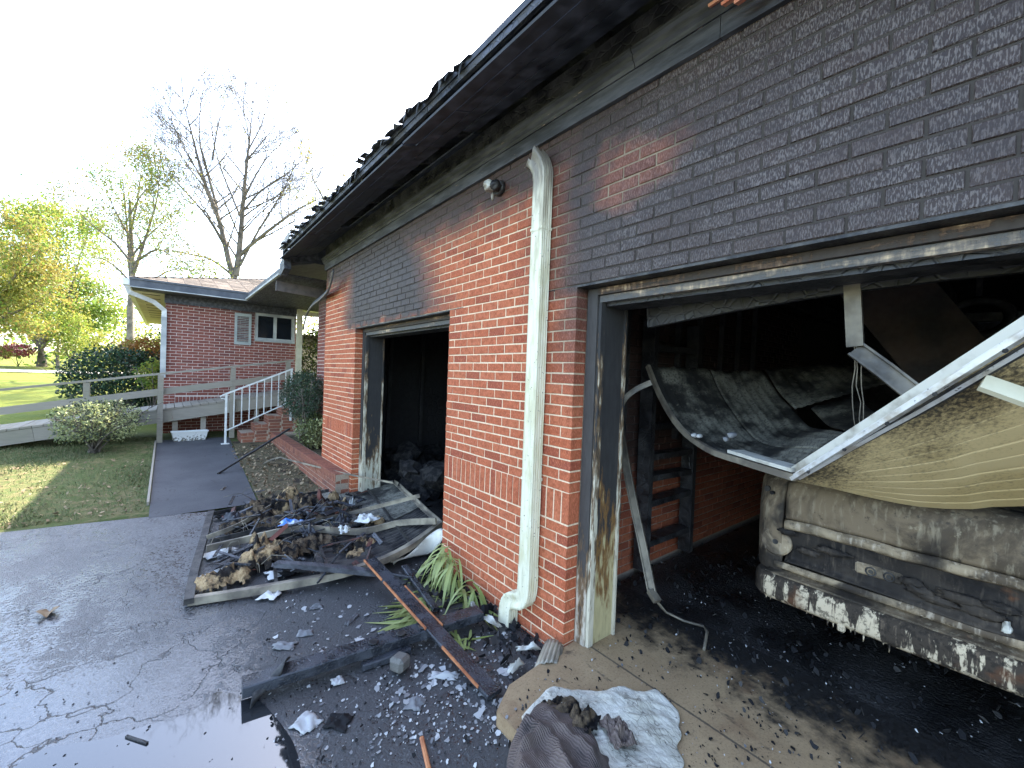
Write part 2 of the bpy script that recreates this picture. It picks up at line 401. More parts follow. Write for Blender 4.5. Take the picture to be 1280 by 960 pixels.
M['car'] = car_paint('burnt_car_panel', (.20,.15,.095), (.085,.064,.043), (.38,.32,.22))
M['car_dark'] = car_paint('burnt_car_recess', (.014,.012,.011), (.045,.036,.028), (.12,.095,.07))
M['car_rust'] = car_paint('burnt_car_edge', (.36,.28,.18), (.10,.075,.05), (.65,.55,.42))
def bumper_mat():
    k = NB('peeled_white_bumper'); v = k.pos(); n = k.noise(k.mapv(v, (5,5,1.2)), 2.4, 5, .6); n2 = k.noise(k.mapv(v, (30,30,5)), 2, 4); z = k.sep(v)[2]
    f = k.ma('ADD', n, k.ma('MULTIPLY', n2, .25)); f = k.ma('ADD', f, k.mr(z, .36, .5, -.02, .07, False))
    c = k.mix(k.mr(f, .59, .64), (.55,.45,.31), (.05,.039,.029)); c = k.mix(k.mr(n2, .55, .7, 0, .7), c, (.16,.12,.085)); g_ = k.noise(v, 34, 5, .7); c = k.mix(k.mr(g_, .5, .4, 0, .7), c, (.02,.017,.014)); c = k.mix(k.mr(k.noise(v, 5, 4), .58, .68, 0, .6), c, (.12,.05,.022))
    return k.out(c, .85, k.bump(k.ma('ADD', f, g_), .6, .005), 0, .2)
M['bumper'] = bumper_mat()
def rag(name, a, b, dark, sc_=6, amt=.6):
    k = NB(name); v = k.obj(); n = k.noise(v, sc_, 6, .65); n2 = k.noise(v, sc_*7, 4, .7)
    c = k.mix(k.mr(n2, .3, .7), a, b); c = k.mix(k.mr(n, amt-.08, amt+.06), c, dark)
    return k.out(c, .95, k.bump(k.ma('ADD', n2, n), .8, .015), 0, .2)
M['insul'] = rag('tan_insulation', (.50,.35,.19), (.30,.2,.10), (.025,.021,.018), 8, .50)
M['insul_dark'] = rag('charred_insulation', (.17,.12,.07), (.09,.065,.045), (.012,.011,.011), 9, .5)
M['rubble'] = rag('black_rubble', (.02,.019,.018), (.05,.046,.042), (.01,.01,.011), 14, .5)
def ash():
    k = NB('ash_flake'); r = k.rnd(); c = k.mix(r, (.10,.10,.105), (.55,.55,.53)); return k.out(c, .8)
M['ash'] = ash()
def bits():
    k = NB('char_bit'); r = k.rnd(); c = k.mix(k.mr(r, .7, 1), (.010,.010,.011), (.06,.056,.052)); return k.out(c, .75, None, 0, .25)
M['bits'] = bits()
def leafm(name, a, b, c=None, rough=.55, trans=.25):
    k = NB(name); r = k.rnd(); n = k.noise(k.obj(), 1.1, 3)
    q = k.mix(r, a, b); q = k.mix(k.mr(n, .35, .7, 0, .6), q, c or a)
    k.out(q, rough, None, 0, .3)
    tr = k.n('ShaderNodeBsdfTranslucent'); k.set(tr.inputs[0], q); mx = k.n('ShaderNodeMixShader'); mx.inputs[0].default_value = trans
    k.t.links.new(k.b.outputs[0], mx.inputs[1]); k.t.links.new(tr.outputs[0], mx.inputs[2])
    k.t.links.new(mx.outputs[0], k.t.nodes['Material Output'].inputs[0]); return k.m
M['l_green'] = leafm('spring_green_leaf', (.12,.20,.03), (.22,.30,.05), (.08,.15,.03), trans=.5)
M['l_yellow'] = leafm('yellow_green_leaf', (.30,.30,.05), (.19,.23,.04), (.32,.28,.07), trans=.5)
M['l_gold'] = leafm('golden_leaf', (.30,.21,.055), (.22,.20,.055), (.16,.18,.045), trans=.5)
M['l_dark'] = leafm('dark_evergreen_leaf', (.018,.045,.018), (.035,.08,.03), (.02,.05,.03), trans=.12)
M['l_varieg'] = leafm('variegated_leaf', (.34,.36,.16), (.16,.2,.08), (.42,.42,.22), trans=.25)
M['l_nandina'] = leafm('dull_green_leaf', (.03,.055,.03), (.055,.075,.045), (.06,.045,.04), trans=.15)
M['l_shrub'] = leafm('bronze_green_leaf', (.09,.11,.03), (.05,.07,.025), (.12,.09,.035), trans=.2)
M['l_orange'] = leafm('orange_red_leaf', (.4,.1,.03), (.3,.13,.03), (.22,.2,.04), trans=.3)
M['l_red'] = leafm('crimson_blossom', (.32,.06,.08), (.22,.07,.07), None, trans=.2)
M['l_strap'] = leafm('wilted_strap_leaf', (.25,.31,.08), (.42,.44,.18), (.16,.22,.07), .35, trans=.15)
M['bark'] = simple('grey_bark', (.15,.125,.10), (.08,.068,.055), 5, .95, bump=.8, bd=.02, bscale=14)
M['bark_pale'] = simple('pale_bark', (.2,.165,.13), (.1,.085,.07), 5, .95, bump=.6, bd=.02, bscale=14)

def asphalt():
    k = NB('wet_asphalt'); v = k.pos(); x, y, z = k.sep(v)
    big = k.noise(v, .7, 5, .6, .8); mid = k.noise(k.mapv(v, (1.6,.8,1)), 2.6, 5, .6); ag = k.noise(v, 150, 4, .75); ag2 = k.voro(v, 85)
    fl = k.noise(k.mapv(v, (1,1,1), (0,0,.5)), 14, 5, .7, .4); sm = k.noise(v, 7, 6, .72, .6)
    c = k.mix(k.mr(mid, .35, .7), (.060,.060,.062), (.036,.037,.040))
    c = k.mix(k.mr(ag, .52, .72, 0, .7), c, (.17,.168,.165)); c = k.mix(k.mr(ag, .44, .32, 0, .8), c, (.014,.014,.015))
    g2 = k.noise(v, 58, 3, .7); g3 = k.voro(v, 42)
    c = k.mix(k.mr(g2, .50, .66, 0, .65), c, (.15,.148,.145)); c = k.mix(k.mr(g2, .46, .34, 0, .75), c, (.012,.012,.013)); c = k.mix(k.mr(g3, .12, .04, 0, .6), c, (.2,.19,.18))
    nzc = k.n('ShaderNodeTexNoise'); k.set(nzc.inputs['Vector'], v); nzc.inputs['Scale'].default_value = 3.5; nzc.inputs['Detail'].default_value = 5
    scv = k.n('ShaderNodeVectorMath', operation='SCALE'); k.set(scv.inputs[0], nzc.outputs['Color']); scv.inputs['Scale'].default_value = .55
    adv = k.n('ShaderNodeVectorMath', operation='ADD'); k.set(adv.inputs[0], v); k.set(adv.inputs[1], scv.outputs[0])
    crk = k.ma('MULTIPLY', k.mr(k.voro(adv.outputs[0], 2.3, 'DISTANCE_TO_EDGE'), .018, .003), k.mr(big, .42, .55))
    c = k.mix(k.ma('MULTIPLY', crk, .6), c, (.012,.008,.009))
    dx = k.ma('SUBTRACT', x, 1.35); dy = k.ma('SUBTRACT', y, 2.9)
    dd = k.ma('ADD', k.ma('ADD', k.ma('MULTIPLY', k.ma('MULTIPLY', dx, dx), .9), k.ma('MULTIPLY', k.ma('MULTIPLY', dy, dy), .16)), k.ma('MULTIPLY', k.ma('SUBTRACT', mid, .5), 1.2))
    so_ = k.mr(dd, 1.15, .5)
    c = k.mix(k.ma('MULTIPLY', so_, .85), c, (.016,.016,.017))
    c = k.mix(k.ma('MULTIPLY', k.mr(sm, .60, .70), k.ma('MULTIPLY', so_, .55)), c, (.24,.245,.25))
    c = k.mix(k.ma('MULTIPLY', k.mr(fl, .66, .70), .35), c, (.2,.2,.2))
    streak = k.noise(k.mapv(v, (1.0,.35,1), (0,0,.9)), 3.2, 5, .65)
    lvl = k.ma('ADD', k.ma('ADD', k.ma('MULTIPLY', big, .9), k.ma('MULTIPLY', streak, .7)), k.ma('ADD', k.mr(y, 6.5, 2.2, -.20, .12, False), k.ma('MULTIPLY', so_, -.24)))
    lvl = k.ma('ADD', lvl, k.ma('ADD', k.ma('MULTIPLY', k.ma('SUBTRACT', fl, .5), -.5), k.ma('ADD', k.ma('MULTIPLY', k.ma('SUBTRACT', ag, .5), -.5), k.ma('ADD', k.ma('MULTIPLY', k.ma('SUBTRACT', g2, .5), -1.1), k.ma('MULTIPLY', crk, -.5)))))
    film = k.mr(lvl, .68, .88)
    ro = k.ma('ADD', k.mr(film, 0, 1, .55, .10), k.ma('MULTIPLY', so_, .12))
    h = k.ma('ADD', k.ma('MULTIPLY', ag, .4), k.ma('ADD', k.ma('MULTIPLY', g2, 1.0), k.ma('SUBTRACT', k.ma('MULTIPLY', fl, .7), crk)))
    bn = k.n('ShaderNodeBump'); bn.inputs['Distance'].default_value = .012; k.set(bn.inputs['Height'], h); k.set(bn.inputs['Strength'], k.mr(film, 0, 1, .8, .12))
    return k.out(c, ro, bn.outputs[0], 0, .9, IOR=1.55)
M['asphalt'] = asphalt()
def water():
    k = NB('puddle_water'); v = k.pos(); n = k.noise(v, 6, 2)
    m = k.out((.02,.022,.024), .03, k.bump(n, .03, .004), 0, .8, IOR=1.65); return m
M['water'] = water()
def concrete(name, a, b, dark, band=None):
    k = NB(name); v = k.pos(); n = k.noise(v, 1.6, 5, .6); n2 = k.noise(v, 40, 4, .65); n3 = k.noise(v, 6, 5, .65); x = k.sep(v)[0]
    c = k.mix(k.mr(n, .35, .7), a, b); c = k.mix(k.mr(n2, .6, .74, 0, .6), c, dark)
    c = k.mix(k.mr(n3, .62, .72, 0, .75), c, dark)
    sm_ = k.noise(k.mapv(v, (2.2,.8,1), (0,0,.6)), 4, 5, .7); c = k.mix(k.mr(sm_, .60, .70, 0, .85), c, (.03,.027,.024))
    g_ = k.noise(v, 90, 3, .7); c = k.mix(k.mr(g_, .48, .36, 0, .5), c, tuple(q*.45 for q in a)); c = k.mix(k.mr(g_, .60, .7, 0, .4), c, tuple(min(1, q*1.5) for q in a))
    if band:
        c = k.mix(k.mr(k.noise(v, 2.6, 4), .55, .68, 0, .55), c, (.16,.085,.045))
        ln = k.mr(k.ma('ABSOLUTE', k.ma('ADD', k.ma('SUBTRACT', x, 2.075), k.ma('MULTIPLY', k.ma('SUBTRACT', n2, .5), .012))), .009, .004); c = k.mix(k.ma('MULTIPLY', ln, .8), c, (.05,.042,.035))
        e = k.ma('ADD', x, k.ma('MULTIPLY', k.ma('SUBTRACT', n3, .5), 1.1)); c = k.mix(k.mr(e, *band), c, (.014,.013,.012))
        ro = k.mr(n2, .3, .7, .4, .8)
    else: ro = .75
    return k.out(c, ro, k.bump(k.ma('ADD', n2, n3), .35, .004), 0, .4)
M['apron'] = concrete('tan_scorched_concrete', (.37,.26,.145), (.28,.19,.105), (.035,.03,.026), band=(2.28, 2.72))
M['path'] = concrete('dark_path_concrete', (.075,.075,.078), (.05,.05,.054), (.03,.03,.03))
def floor_mat():
    k = NB('burnt_garage_floor'); v = k.pos(); n = k.noise(v, 3, 5); n2 = k.noise(v, 50, 4)
    c = k.mix(k.mr(n, .35, .7), (.010,.010,.010), (.03,.028,.026)); c = k.mix(k.mr(n2, .68, .72), c, (.16,.16,.16))
    return k.out(c, k.mr(n, .3, .7, .25, .6), k.bump(k.ma('ADD', n2, n), .9, .02), 0, .5)
M['floor'] = floor_mat()
def lawn():
    k = NB('lawn_turf'); v = k.pos(); x, y, z = k.sep(v); n = k.noise(v, .8, 4); n2 = k.noise(v, 9, 5, .65); n3 = k.noise(v, 60, 3)
    near = k.mix(k.mr(n2, .4, .65), (.075,.095,.03), (.16,.135,.065)); near = k.mix(k.mr(n, .35, .65, 0, .6), near, (.06,.09,.025))
    far = k.mix(k.mr(n, .35, .65), (.12,.15,.02), (.17,.18,.025)); far = k.mix(k.mr(k.noise(k.mapv(v, (.3,1.5,1)), 1, 4), .4, .7, 0, .5), far, (.07,.11,.02))
    c = k.mix(k.mr(y, 10.5, 15), near, far)
    return k.out(c, .95, k.bump(k.ma('ADD', n2, n3), .8, .03), 0, .2)
M['lawn'] = lawn()
M['litter'] = rag('leaf_litter', (.15,.115,.07), (.08,.075,.035), (.045,.035,.025), 3, .58)
def blade():
    k = NB('grass_blade'); r = k.rnd(); c = k.mix(r, (.06,.10,.025), (.2,.17,.08)); return k.out(c, .8)
M['blade'] = blade()
M['litter_leaf'] = NB('x').m
def drygl():
    k = NB('dry_leaf'); r = k.rnd(); c = k.mix(r, (.13,.085,.045), (.33,.25,.15)); return k.out(c, .85)
M['litter_leaf'] = drygl()
M['road'] = simple('pale_road', (.42,.4,.38), (.36,.34,.32), 2, .9)

rng = random.Random(7)

# ------------------------------------------------------------------ the ground
def strip_sheet(name, xs_at, ys, m, lift, kind='structure', parent=None):
    """sheet whose left/right edge is given at each y"""
    mb = MB(); vs = []; nx = 6
    for y in ys:
        a, b = xs_at(y)
        for i in range(nx+1): vs.append((a+(b-a)*i/nx, y, (gz(y)+lift)))
    n = nx+1
    mb.add(vs, [(j*n+i, j*n+i+1, (j+1)*n+i+1, (j+1)*n+i) for j in range(len(ys)-1) for i in range(nx)])
    o = mb.build(name, m, parent); 
    if kind: o['kind'] = kind
    return o
gy = [6.42,7,8,9,10,11.2,12,13.5,18,24,30,36,46,60,85,130,220,500,900]
mb = MB(); vs = []; xs = [-900,-200,-60,-25,-12,-8,-5,-3,-2,-1,0,1,2,4,8,15,40,120,900]
ally = [-900,-200,-40,-12,0,6.25]+gy
for y in ally:
    for x in xs: vs.append((x, y, gz(y)-(.0 if y > 6.3 else .09)))
n = len(xs); mb.add(vs, [(j*n+i, j*n+i+1, (j+1)*n+i+1, (j+1)*n+i) for j in range(len(ally)-1) for i in range(n-1)])
mb.build('ground', M['lawn'])['kind'] = 'structure'
# driveway with a slightly wandering far edge
edge = [(-14,6.9),(-6,6.75),(-3,6.6),(-2,6.52),(-1.3,6.43),(-.7,6.36),(-.1,6.28),(.4,6.14),(.9,6.05),(1.5,6.1),(1.94,6.12)]
mb = MB(); vs = []
for (x, y) in edge: vs += [(x, y+rng.uniform(-.02,.02), -.08), (x, 3.0, -.08), (x, -14, -.08)]
mb.add(vs, [(i*3+j, i*3+j+1, i*3+j+4, i*3+j+3) for i in range(len(edge)-1) for j in range(2)][::1])
mb.build('driveway', M['asphalt'], recalc=True)['kind'] = 'structure'
strip_sheet('path', lambda y: (-.13, .93+.03*(y-6)), [6.2,7,8,9,10,11.15], M['path'], .012)
strip_sheet('planting_bed', lambda y: (.95+.03*(y-6), 1.94), [6.08,7,8,9,10,10.6], M['litter'], .006)
# puddle in the near corner of the drive
pud = [PZ(px, py, -.076) for px, py in [(10,960),(60,932),(130,925),(185,905),(240,893),(268,862),(290,868),(310,862),(330,880),(352,905),(372,935),(385,1010),(330,1060),(150,1080),(-30,1060)]]
def smooth_poly(p, it=2):
    for _ in range(it):
        q = []
        for i in range(len(p)):
            a = p[i]; b = p[(i+1) % len(p)]; q += [a*.75+b*.25, a*.25+b*.75]
        p = q
    return p
pud = smooth_poly(pud)
mb = MB(); mb.add(pud, [tuple(range(len(pud)))]); o = mb.build('puddle', M['water'], recalc=True); o['kind'] = 'structure'
# concrete apron in front of the big door, garage floors behind
ap = [PZ(700,813,0), PZ(690,818,0), PZ(628,864,0), PZ(622,882,0), PZ(632,905,0)]
mb = MB()
mb.poly([(2.9,2.16),(2.15,2.16),(2.15,1.78),(1.92,1.77),(1.46,1.72),(1.30,1.62),(1.30,-6),(2.9,-6)], -.2, -.0)
mb.build('apron', M['apron'])['kind'] = 'structure'
a = PZ(820,869,0); b = PZ(982,960,0)
MB().span((2.902,-6,-.25), (9.6,2.1,-.004)).build('garage_floor', M['floor'])['kind'] = 'structure'
MB().span((1.96,2.30,-.25), (9.6,7.0,-.05)).build('garage_floor', M['floor'])['kind'] = 'structure'
# far road
strip_sheet('road', lambda y: (-300, 300), [38.5,40,42.0], M['road'], .05)

# ------------------------------------------------------------------ brickwork
CO = .0677; BL = .2032
def brick_mesh(name, m, w=1.0, h=1.0, dep=1.0, seed=0):
    r = random.Random(seed); c = .0032
    # unit brick about BL x CO, front face at local y = -0 ; thing scale adjusts length
    L, H, D = BL-.0095, CO-.0095, .1
    me = bpy.data.meshes.new(name); j = lambda: r.uniform(-.0012, .0012)
    fr = [(-L/2+c+j(), -.0+j(), -H/2+c+j()), (L/2-c+j(), j(), -H/2+c+j()), (L/2-c+j(), j(), H/2-c+j()), (-L/2+c+j(), j(), H/2-c+j())]
    md = [(-L/2+j(), c, -H/2+j()), (L/2+j(), c, -H/2+j()), (L/2+j(), c, H/2+j()), (-L/2+j(), c, H/2+j())]
    bk = [(x, D, z) for x, y, z in md]
    me.from_pydata(fr+md+bk, [], [(0,1,2,3)]+[(i,4+i,4+(i+1)%4,(i+1)%4) for i in range(4)]+[(4+i,8+i,8+(i+1)%4,4+(i+1)%4) for i in range(4)])
    bm = bmesh.new(); bm.from_mesh(me); bmesh.ops.recalc_face_normals(bm, faces=bm.faces[:])
    # open box: make sure the front looks outward
    f0 = min(bm.faces, key=lambda f: f.calc_center_median().y)
    if f0.normal.y > 0: bmesh.ops.reverse_faces(bm, faces=bm.faces[:])
    bm.to_mesh(me); bm.free(); me.materials.append(m); return me
def lay(u0, u1, z0, rows, openings=(), soldier=None, phase=0.0, extra=None):
    """running bond; returns (u, z, length, height, vertical?)"""
    out = []
    for c in range(rows):
        z = z0+(c+.5)*CO
        iv = [(u0, u1)]
        blocks = list(openings)
        if soldier and soldier[0]-1e-4 < z < soldier[0]+3*CO: blocks = blocks+[(a, b, -9, 99) for a, b in soldier[1]]
        for a, b, za, zb in blocks:
            if za < z < zb:
                nv = []
                for p, q in iv:
                    if b <= p or a >= q: nv.append((p, q)); continue
                    if a > p: nv.append((p, a))
                    if b < q: nv.append((b, q))
                iv = nv
        for p, q in iv:
            u = p - ((p-phase) % BL) + (BL/2 if c % 2 else 0) - BL
            while u < q:
                a = max(u, p); b = min(u+BL, q)
                if b-a > .014: out.append(((a+b)/2, z, b-a, CO, False))
                u += BL
    if soldier:
        for a, b in soldier[1]:
            n_ = max(1, round((b-a)/CO))
            for i in range(n_): out.append((a+(i+.5)*(b-a)/n_, soldier[0]+1.5*CO, (b-a)/n_, 3*CO, True))
    return out
def place_bricks(items, parent, m, limit, seed=3):
    """items: (brick, frame) with frame = (origin, u-dir, outward normal). The largest in view become objects, the rest one mesh"""
    r = random.Random(seed); meshes = [brick_mesh('brick', m, seed=i) for i in range(5)]
    sc_ = []
    for b, (O, U, N) in items:
        c = O+U*b[0]+Vector((0,0,b[1])); p = pj(c); s_ = 0
        if p and -60 < p[0] < 1340 and -40 < p[1] < 1000:
            k = (c-CP).length; s_ = abs(N.dot((CP-c).normalized()))*b[2]*b[3]/(k*k)
        sc_.append(s_)
    order = sorted(range(len(items)), key=lambda i: -sc_[i]); top = set(i for i in order[:limit] if sc_[i] > 0)
    mb = MB(); base = off(parent)
    for i, (b, (O, U, N)) in enumerate(items):
        c = O+U*b[0]+Vector((0,0,b[1]))+N*r.uniform(-.0022,.0022)
        if b[4]: ax, az = Vector((0,0,1)), U*-1; s1, s2 = (b[3]-.0095)/(BL-.0095), (b[2]-.0095)/(CO-.0095)
        else: ax, az = U, Vector((0,0,1)); s1, s2 = (b[2]-.0095)/(BL-.0095), 1
        ay = -N
        me = meshes[r.randrange(5)]
        Mx = Matrix(((ax.x*s1, ay.x, az.x*s2, c.x),(ax.y*s1, ay.y, az.y*s2, c.y),(ax.z*s1, ay.z, az.z*s2, c.z),(0,0,0,1)))
        if i in top:
            o = bpy.data.objects.new('brick', me); COL.objects.link(o); o.parent = parent
            o.matrix_local = Matrix.Translation(-base) @ Mx
        else:
            mb.add([Mx @ v.co for v in me.vertices], [tuple(f.vertices) for f in me.polygons])
    if mb.v:
        o = mb.build('brickwork', m, parent); o['kind'] = 'stuff'
XW = 1.94
G = thing('burnt_garage', 'long red brick garage blackened by fire with two open doorways and a charred overhanging roof', 'garage', (5.0, 2.0, -.1))
# mortar core of the front wall with its two openings
Y0, YA, YB, YC, YD = -3.2, 1.78, 3.30, 5.72, 7.13
mi = .0045
ZT = 3.46
wall = MB()
wall.span((XW+mi, YA+.008, -.2), (2.14, YB-.008, 2.235)).span((XW+mi, YC+.008, -.2), (2.14, YD-.008, 2.235)).span((XW+mi, -6, 2.235), (2.14, YD-.008, ZT)).span((XW+mi,-6,-.2),(2.14,Y0-.008,2.235))
wall = wall.build('wall', M['mortar'], G)
FW = (Vector((XW,0,0)), Vector((0,1,0)), Vector((-1,0,0)))
zb = -2*CO
its = [(b, FW) for b in lay(Y0-2.6, YD, zb, 51, [(Y0, YA, -9, 2.235), (YB, YC, -9, 2.235)], soldier=(.745+.002, [(YA, YB), (YC+.0, YD-.12)]), phase=YA)]
# return of the wall end (faces away at YD) and the set-back wall of the breezeway
RW = (Vector((0,8.95,0)), Vector((1,0,0)), Vector((0,1,0)))
place_bricks(its, wall, M['brick'], 300)
iw = MB().span((2.15, 2.177, -.1), (9.5, 2.30, 3.1)).build('inner_wall', M['mortar_in'], G)
IW = (Vector((0,2.17,0)), Vector((1,0,0)), Vector((0,-1,0)))
place_bricks([(b, IW) for b in lay(2.3, 7.2, 0, 44)], iw, M['brick_in'], 150, 5)
rw = MB().span((2.30+mi, YD+.02, -.2), (2.5, 8.95, 3.2)).build('recessed_wall', M['mortar_w'], G)
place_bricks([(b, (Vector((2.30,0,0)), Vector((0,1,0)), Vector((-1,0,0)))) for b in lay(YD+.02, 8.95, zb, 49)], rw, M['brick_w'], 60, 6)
# other walls (charred inside)
box('end_wall', (2.142, 6.93, -.2), (9.6, 7.12, 3.3), M['char_wall'], G)
box('back_wall', (9.4, -6, -.2), (9.6, 6.92, 3.2), M['char_wall'], G)
box('side_wall', (2.142, -6.0, -.2), (9.39, -5.8, 3.2), M['char_wall'], G)
box('partition', (2.2, 2.302, -.1), (9.39, 2.36, 3.1), M['char_wall'], G)
# lintels: thin steel line over each opening
box('lintel', (XW+.004, 1.62-3.4-1.5, 2.222), (2.13, YA+.28, 2.2345), M['black_metal'], wall)
box('lintel', (XW+.004, YB-.22, 2.222), (2.13, YC+.05, 2.2345), M['black_metal'], wall)
# frieze boards and crown
for (y0, y1) in [(-6,-2.6),(-2.597,.95),(.953,3.6),(3.603,YD+.03)]:
    box('frieze_board', (XW-.028, y0, 3.225), (XW+.004, y1, 3.325), M['frieze'], G)
cr = [(-.03,0),(.006,0),(.010,.022),(.026,.034),(.030,.060),(.046,.072),(.046,.090),(-.03,.090)]
for (y0, y1) in [(-6,1.4),(1.404,4.7),(4.704,YD+.06)]:
    MB().sweep([(XW-.03,y0,3.327),(XW-.03,(y0+y1)/2,3.327+rng.uniform(-.003,.003)),(XW-.03,y1,3.327)], [(-q[0],q[1]) for q in cr]).build('crown_moulding', M['frieze'], G)
box('blocking_board', (XW-.022, -6, 3.42), (XW+.003, YD+.03, 3.60), M['char'], G)
# roof
EX, EZ, SL, RX = 1.40, 3.47, .36, 5.75
RZ = EZ+SL*(RX-EX)
YE, YS = 7.75, -7.0
tt = .05
def roof_z(x): return EZ+SL*(x-EX) if x < RX else RZ-SL*(x-RX)
deck = MB()
for (a, b) in [(EX, RX), (RX, 2*RX-EX)]:
    deck.add([(a,YS,roof_z(a)+.10),(b,YS,roof_z(b)+.10),(b,YE,roof_z(b)+.10),(a,YE,roof_z(a)+.10),(a,YS,roof_z(a)+.14),(b,YS,roof_z(b)+.14),(b,YE,roof_z(b)+.14),(a,YE,roof_z(a)+.14)],
             [(0,3,2,1),(4,5,6,7),(0,1,5,4),(2,3,7,6),(1,2,6,5),(0,4,7,3)])
deck = deck.build('roof', M['roof_under'], G)
y = YS+.2
while y < YE-.05:
    yj = y+rng.uniform(-.02,.02)
    x0 = EX+.03+rng.uniform(0,.05); x1 = 5.6
    MB().bar((x0,yj,roof_z(x0)+.03), (x1,yj,roof_z(x1)+.03), .04, .13, (0,0,1)).build('rafter', M['char'], deck)
    y += .61
# charred soffit boards under the rafter tails, a few sprung or missing
for i, xx in enumerate((1.425, 1.545, 1.665, 1.785, 1.895)):
    y0 = YS+.3*i
    while y0 < YE-.04:
        y1 = min(y0+rng.uniform(1.6, 3.2), YE-.03)
        if i < 2 or rng.random() < .95: MB().bar((xx,y0,roof_z(xx)-.05+rng.uniform(-.004,.004)),(xx,y1-.008,roof_z(xx)-.05+rng.uniform(-.006,.006)),   .117 if i < 4 else .09, .014, (-.33,0,1)).build('soffit_board', M['roof_under'], G)
        y0 = y1
for i in range(6):
    y0 = YS+i*2.45; MB().bar((EX+.02,y0,EZ+.075),(EX+.02,y0+2.44,EZ+.075), .025, .045, (0,0,1)).build('fascia_board', M['char'], G)
gb = MB(); gx = [EX+.02, RX, 2*RX-EX-.02]
gb.add([(x_, y_, z_) for y_ in (YE-.022, YE-.001) for x_, z_ in ((EX+.02, EZ-.02), (EX+.02, EZ+.10), (RX, RZ+.095), (2*RX-EX-.02, EZ+.10), (2*RX-EX-.02, EZ-.02))], [(0,1,2,3,4),(9,8,7,6,5),(0,5,6,1),(1,6,7,2),(2,7,8,3),(3,8,9,4),(4,9,5,0)])
gb.build('gable_board', M['roof_under'], G)  # added to keep sun from entering the eave through the open gable
y = 2.2
while y < YE-.05:
    wd = rng.uniform(.07,.2); big = .35+.65*min(1, max(0, (y-2.4)/1.5))
    dx = rng.uniform(.0,.05)*big; dz = rng.uniform(-.02,.07)*big
    p = Vector((EX+.06, y, EZ+.155)); q = Vector((EX-.02-dx, y+rng.uniform(-.02,.03), EZ+.10+dz))
    s_ = MB(); a2 = Vector((0, wd, 0)); jag = Vector((rng.uniform(-.03,.02), 0, rng.uniform(-.03,.03)))
    s_.add([p, q, q+a2*.5+jag, q+a2, p+a2]+[v+Vector((0,0,.008)) for v in (p,q,q+a2*.5+jag,q+a2,p+a2)], [(0,1,2,3,4),(9,8,7,6,5),(0,5,6,1),(1,6,7,2),(2,7,8,3),(3,8,9,4)])
    s_.build('shingle', M['shingle_burnt'], deck)
    if rng.random() < .35:
        t_ = MB(); l_ = rng.uniform(.03,.12); t_.add([q, q+a2*.3, q+a2*.2+Vector((-.01,0,-l_)), q+Vector((.004,0,0)), q+a2*.3+Vector((.004,0,0)), q+a2*.2+Vector((-.006,0,-l_))], [(0,1,2),(5,4,3),(0,3,4,1),(1,4,5,2),(2,5,3,0)])
        t_.build('roofing_strip', M['shingle_burnt'], deck)
    y += wd*rng.uniform(.7,1.05)
# fresh split red boards under the burnt eave near the top of the picture, painted bright as if sunlit
for i in range(3):
    p = PX(888+i*16, 8-i*2, 1.88-.02*i)
    MB().bar(p, p+Vector((.0,-.42+.06*i,.005*i)), .045, .012, (-.4,0,1)).build('split_board', M['fresh_red_sunlit'], G)
# broken box end of the eave, far end
p = PX(372,303,1.42)
eb = MB(); eb.bar((1.47,7.62,3.36),(1.47,7.95,3.28), .10,.22).bar((1.5,7.74,3.44),(1.95,7.74,3.6), .03,.16)
eb.build('eave_return', M['frieze'], G)
MB().bar((1.40,7.2,3.66),(1.40,7.78,3.62), .02,.12).build('bent_flashing', M['tan_metal'], G)
# door frames: outer trim, moulded edge, jamb board, head
def door_frame(ya, yb, m_out, m_jamb, m_head, zt, zbot, side, name):
    fr = bpy.data.objects.new('door_frame', None); COL.objects.link(fr); fr.parent = G
    mm = fr
    def pc(nm, a, b, m): return box(nm, a, b, m, mm)
    for (y, s_) in ((ya, 1), (yb, -1)):
        pc('door_trim', (2.035, y+s_*.004, zbot), (2.075, y+s_*.082, zt-.004), m_out)
        pc('stop_bead', (2.045, y+s_*.085, zbot), (2.088, y+s_*.107, zt-.09), M['trim_bead'])
        pc('door_jamb', (2.09, y+s_*.04, zbot), (2.28, y+s_*.098, zt-.06), m_jamb)
        pc('back_bead', (2.282, y+s_*.03, zbot), (2.30, y+s_*.115, zt-.06), M['trim_bead'])
    lo, hi = min(ya, yb), max(ya, yb)
    pc('head_trim', (2.03, lo+.086, zt-.045), (2.072, hi-.086, zt-.004), M['trim_headtop'])
    pc('head_bead', (2.05, lo+.086, zt-.088), (2.09, hi-.086, zt-.048), m_head)
    pc('head_jamb', (2.09, lo+.10, zt-.11), (2.28, hi-.10, zt-.052), M['char'])
    return fr
door_frame(-3.2, YA, M['trim_big'], M['trim_jamb'], M['trim_head'], 2.222, 0.0, 1, 'big') if False else None
# (order: the low-y jamb runs +y, the high-y jamb runs -y)
door_frame(Y0, YA, M['trim_big'], M['trim_jamb'], M['trim_head'], 2.222, .001, 1, 'big')
door_frame(YB, YC, M['trim_small'], M['trim_small'], M['trim_head'], 2.222, -.049, 1, 'small')
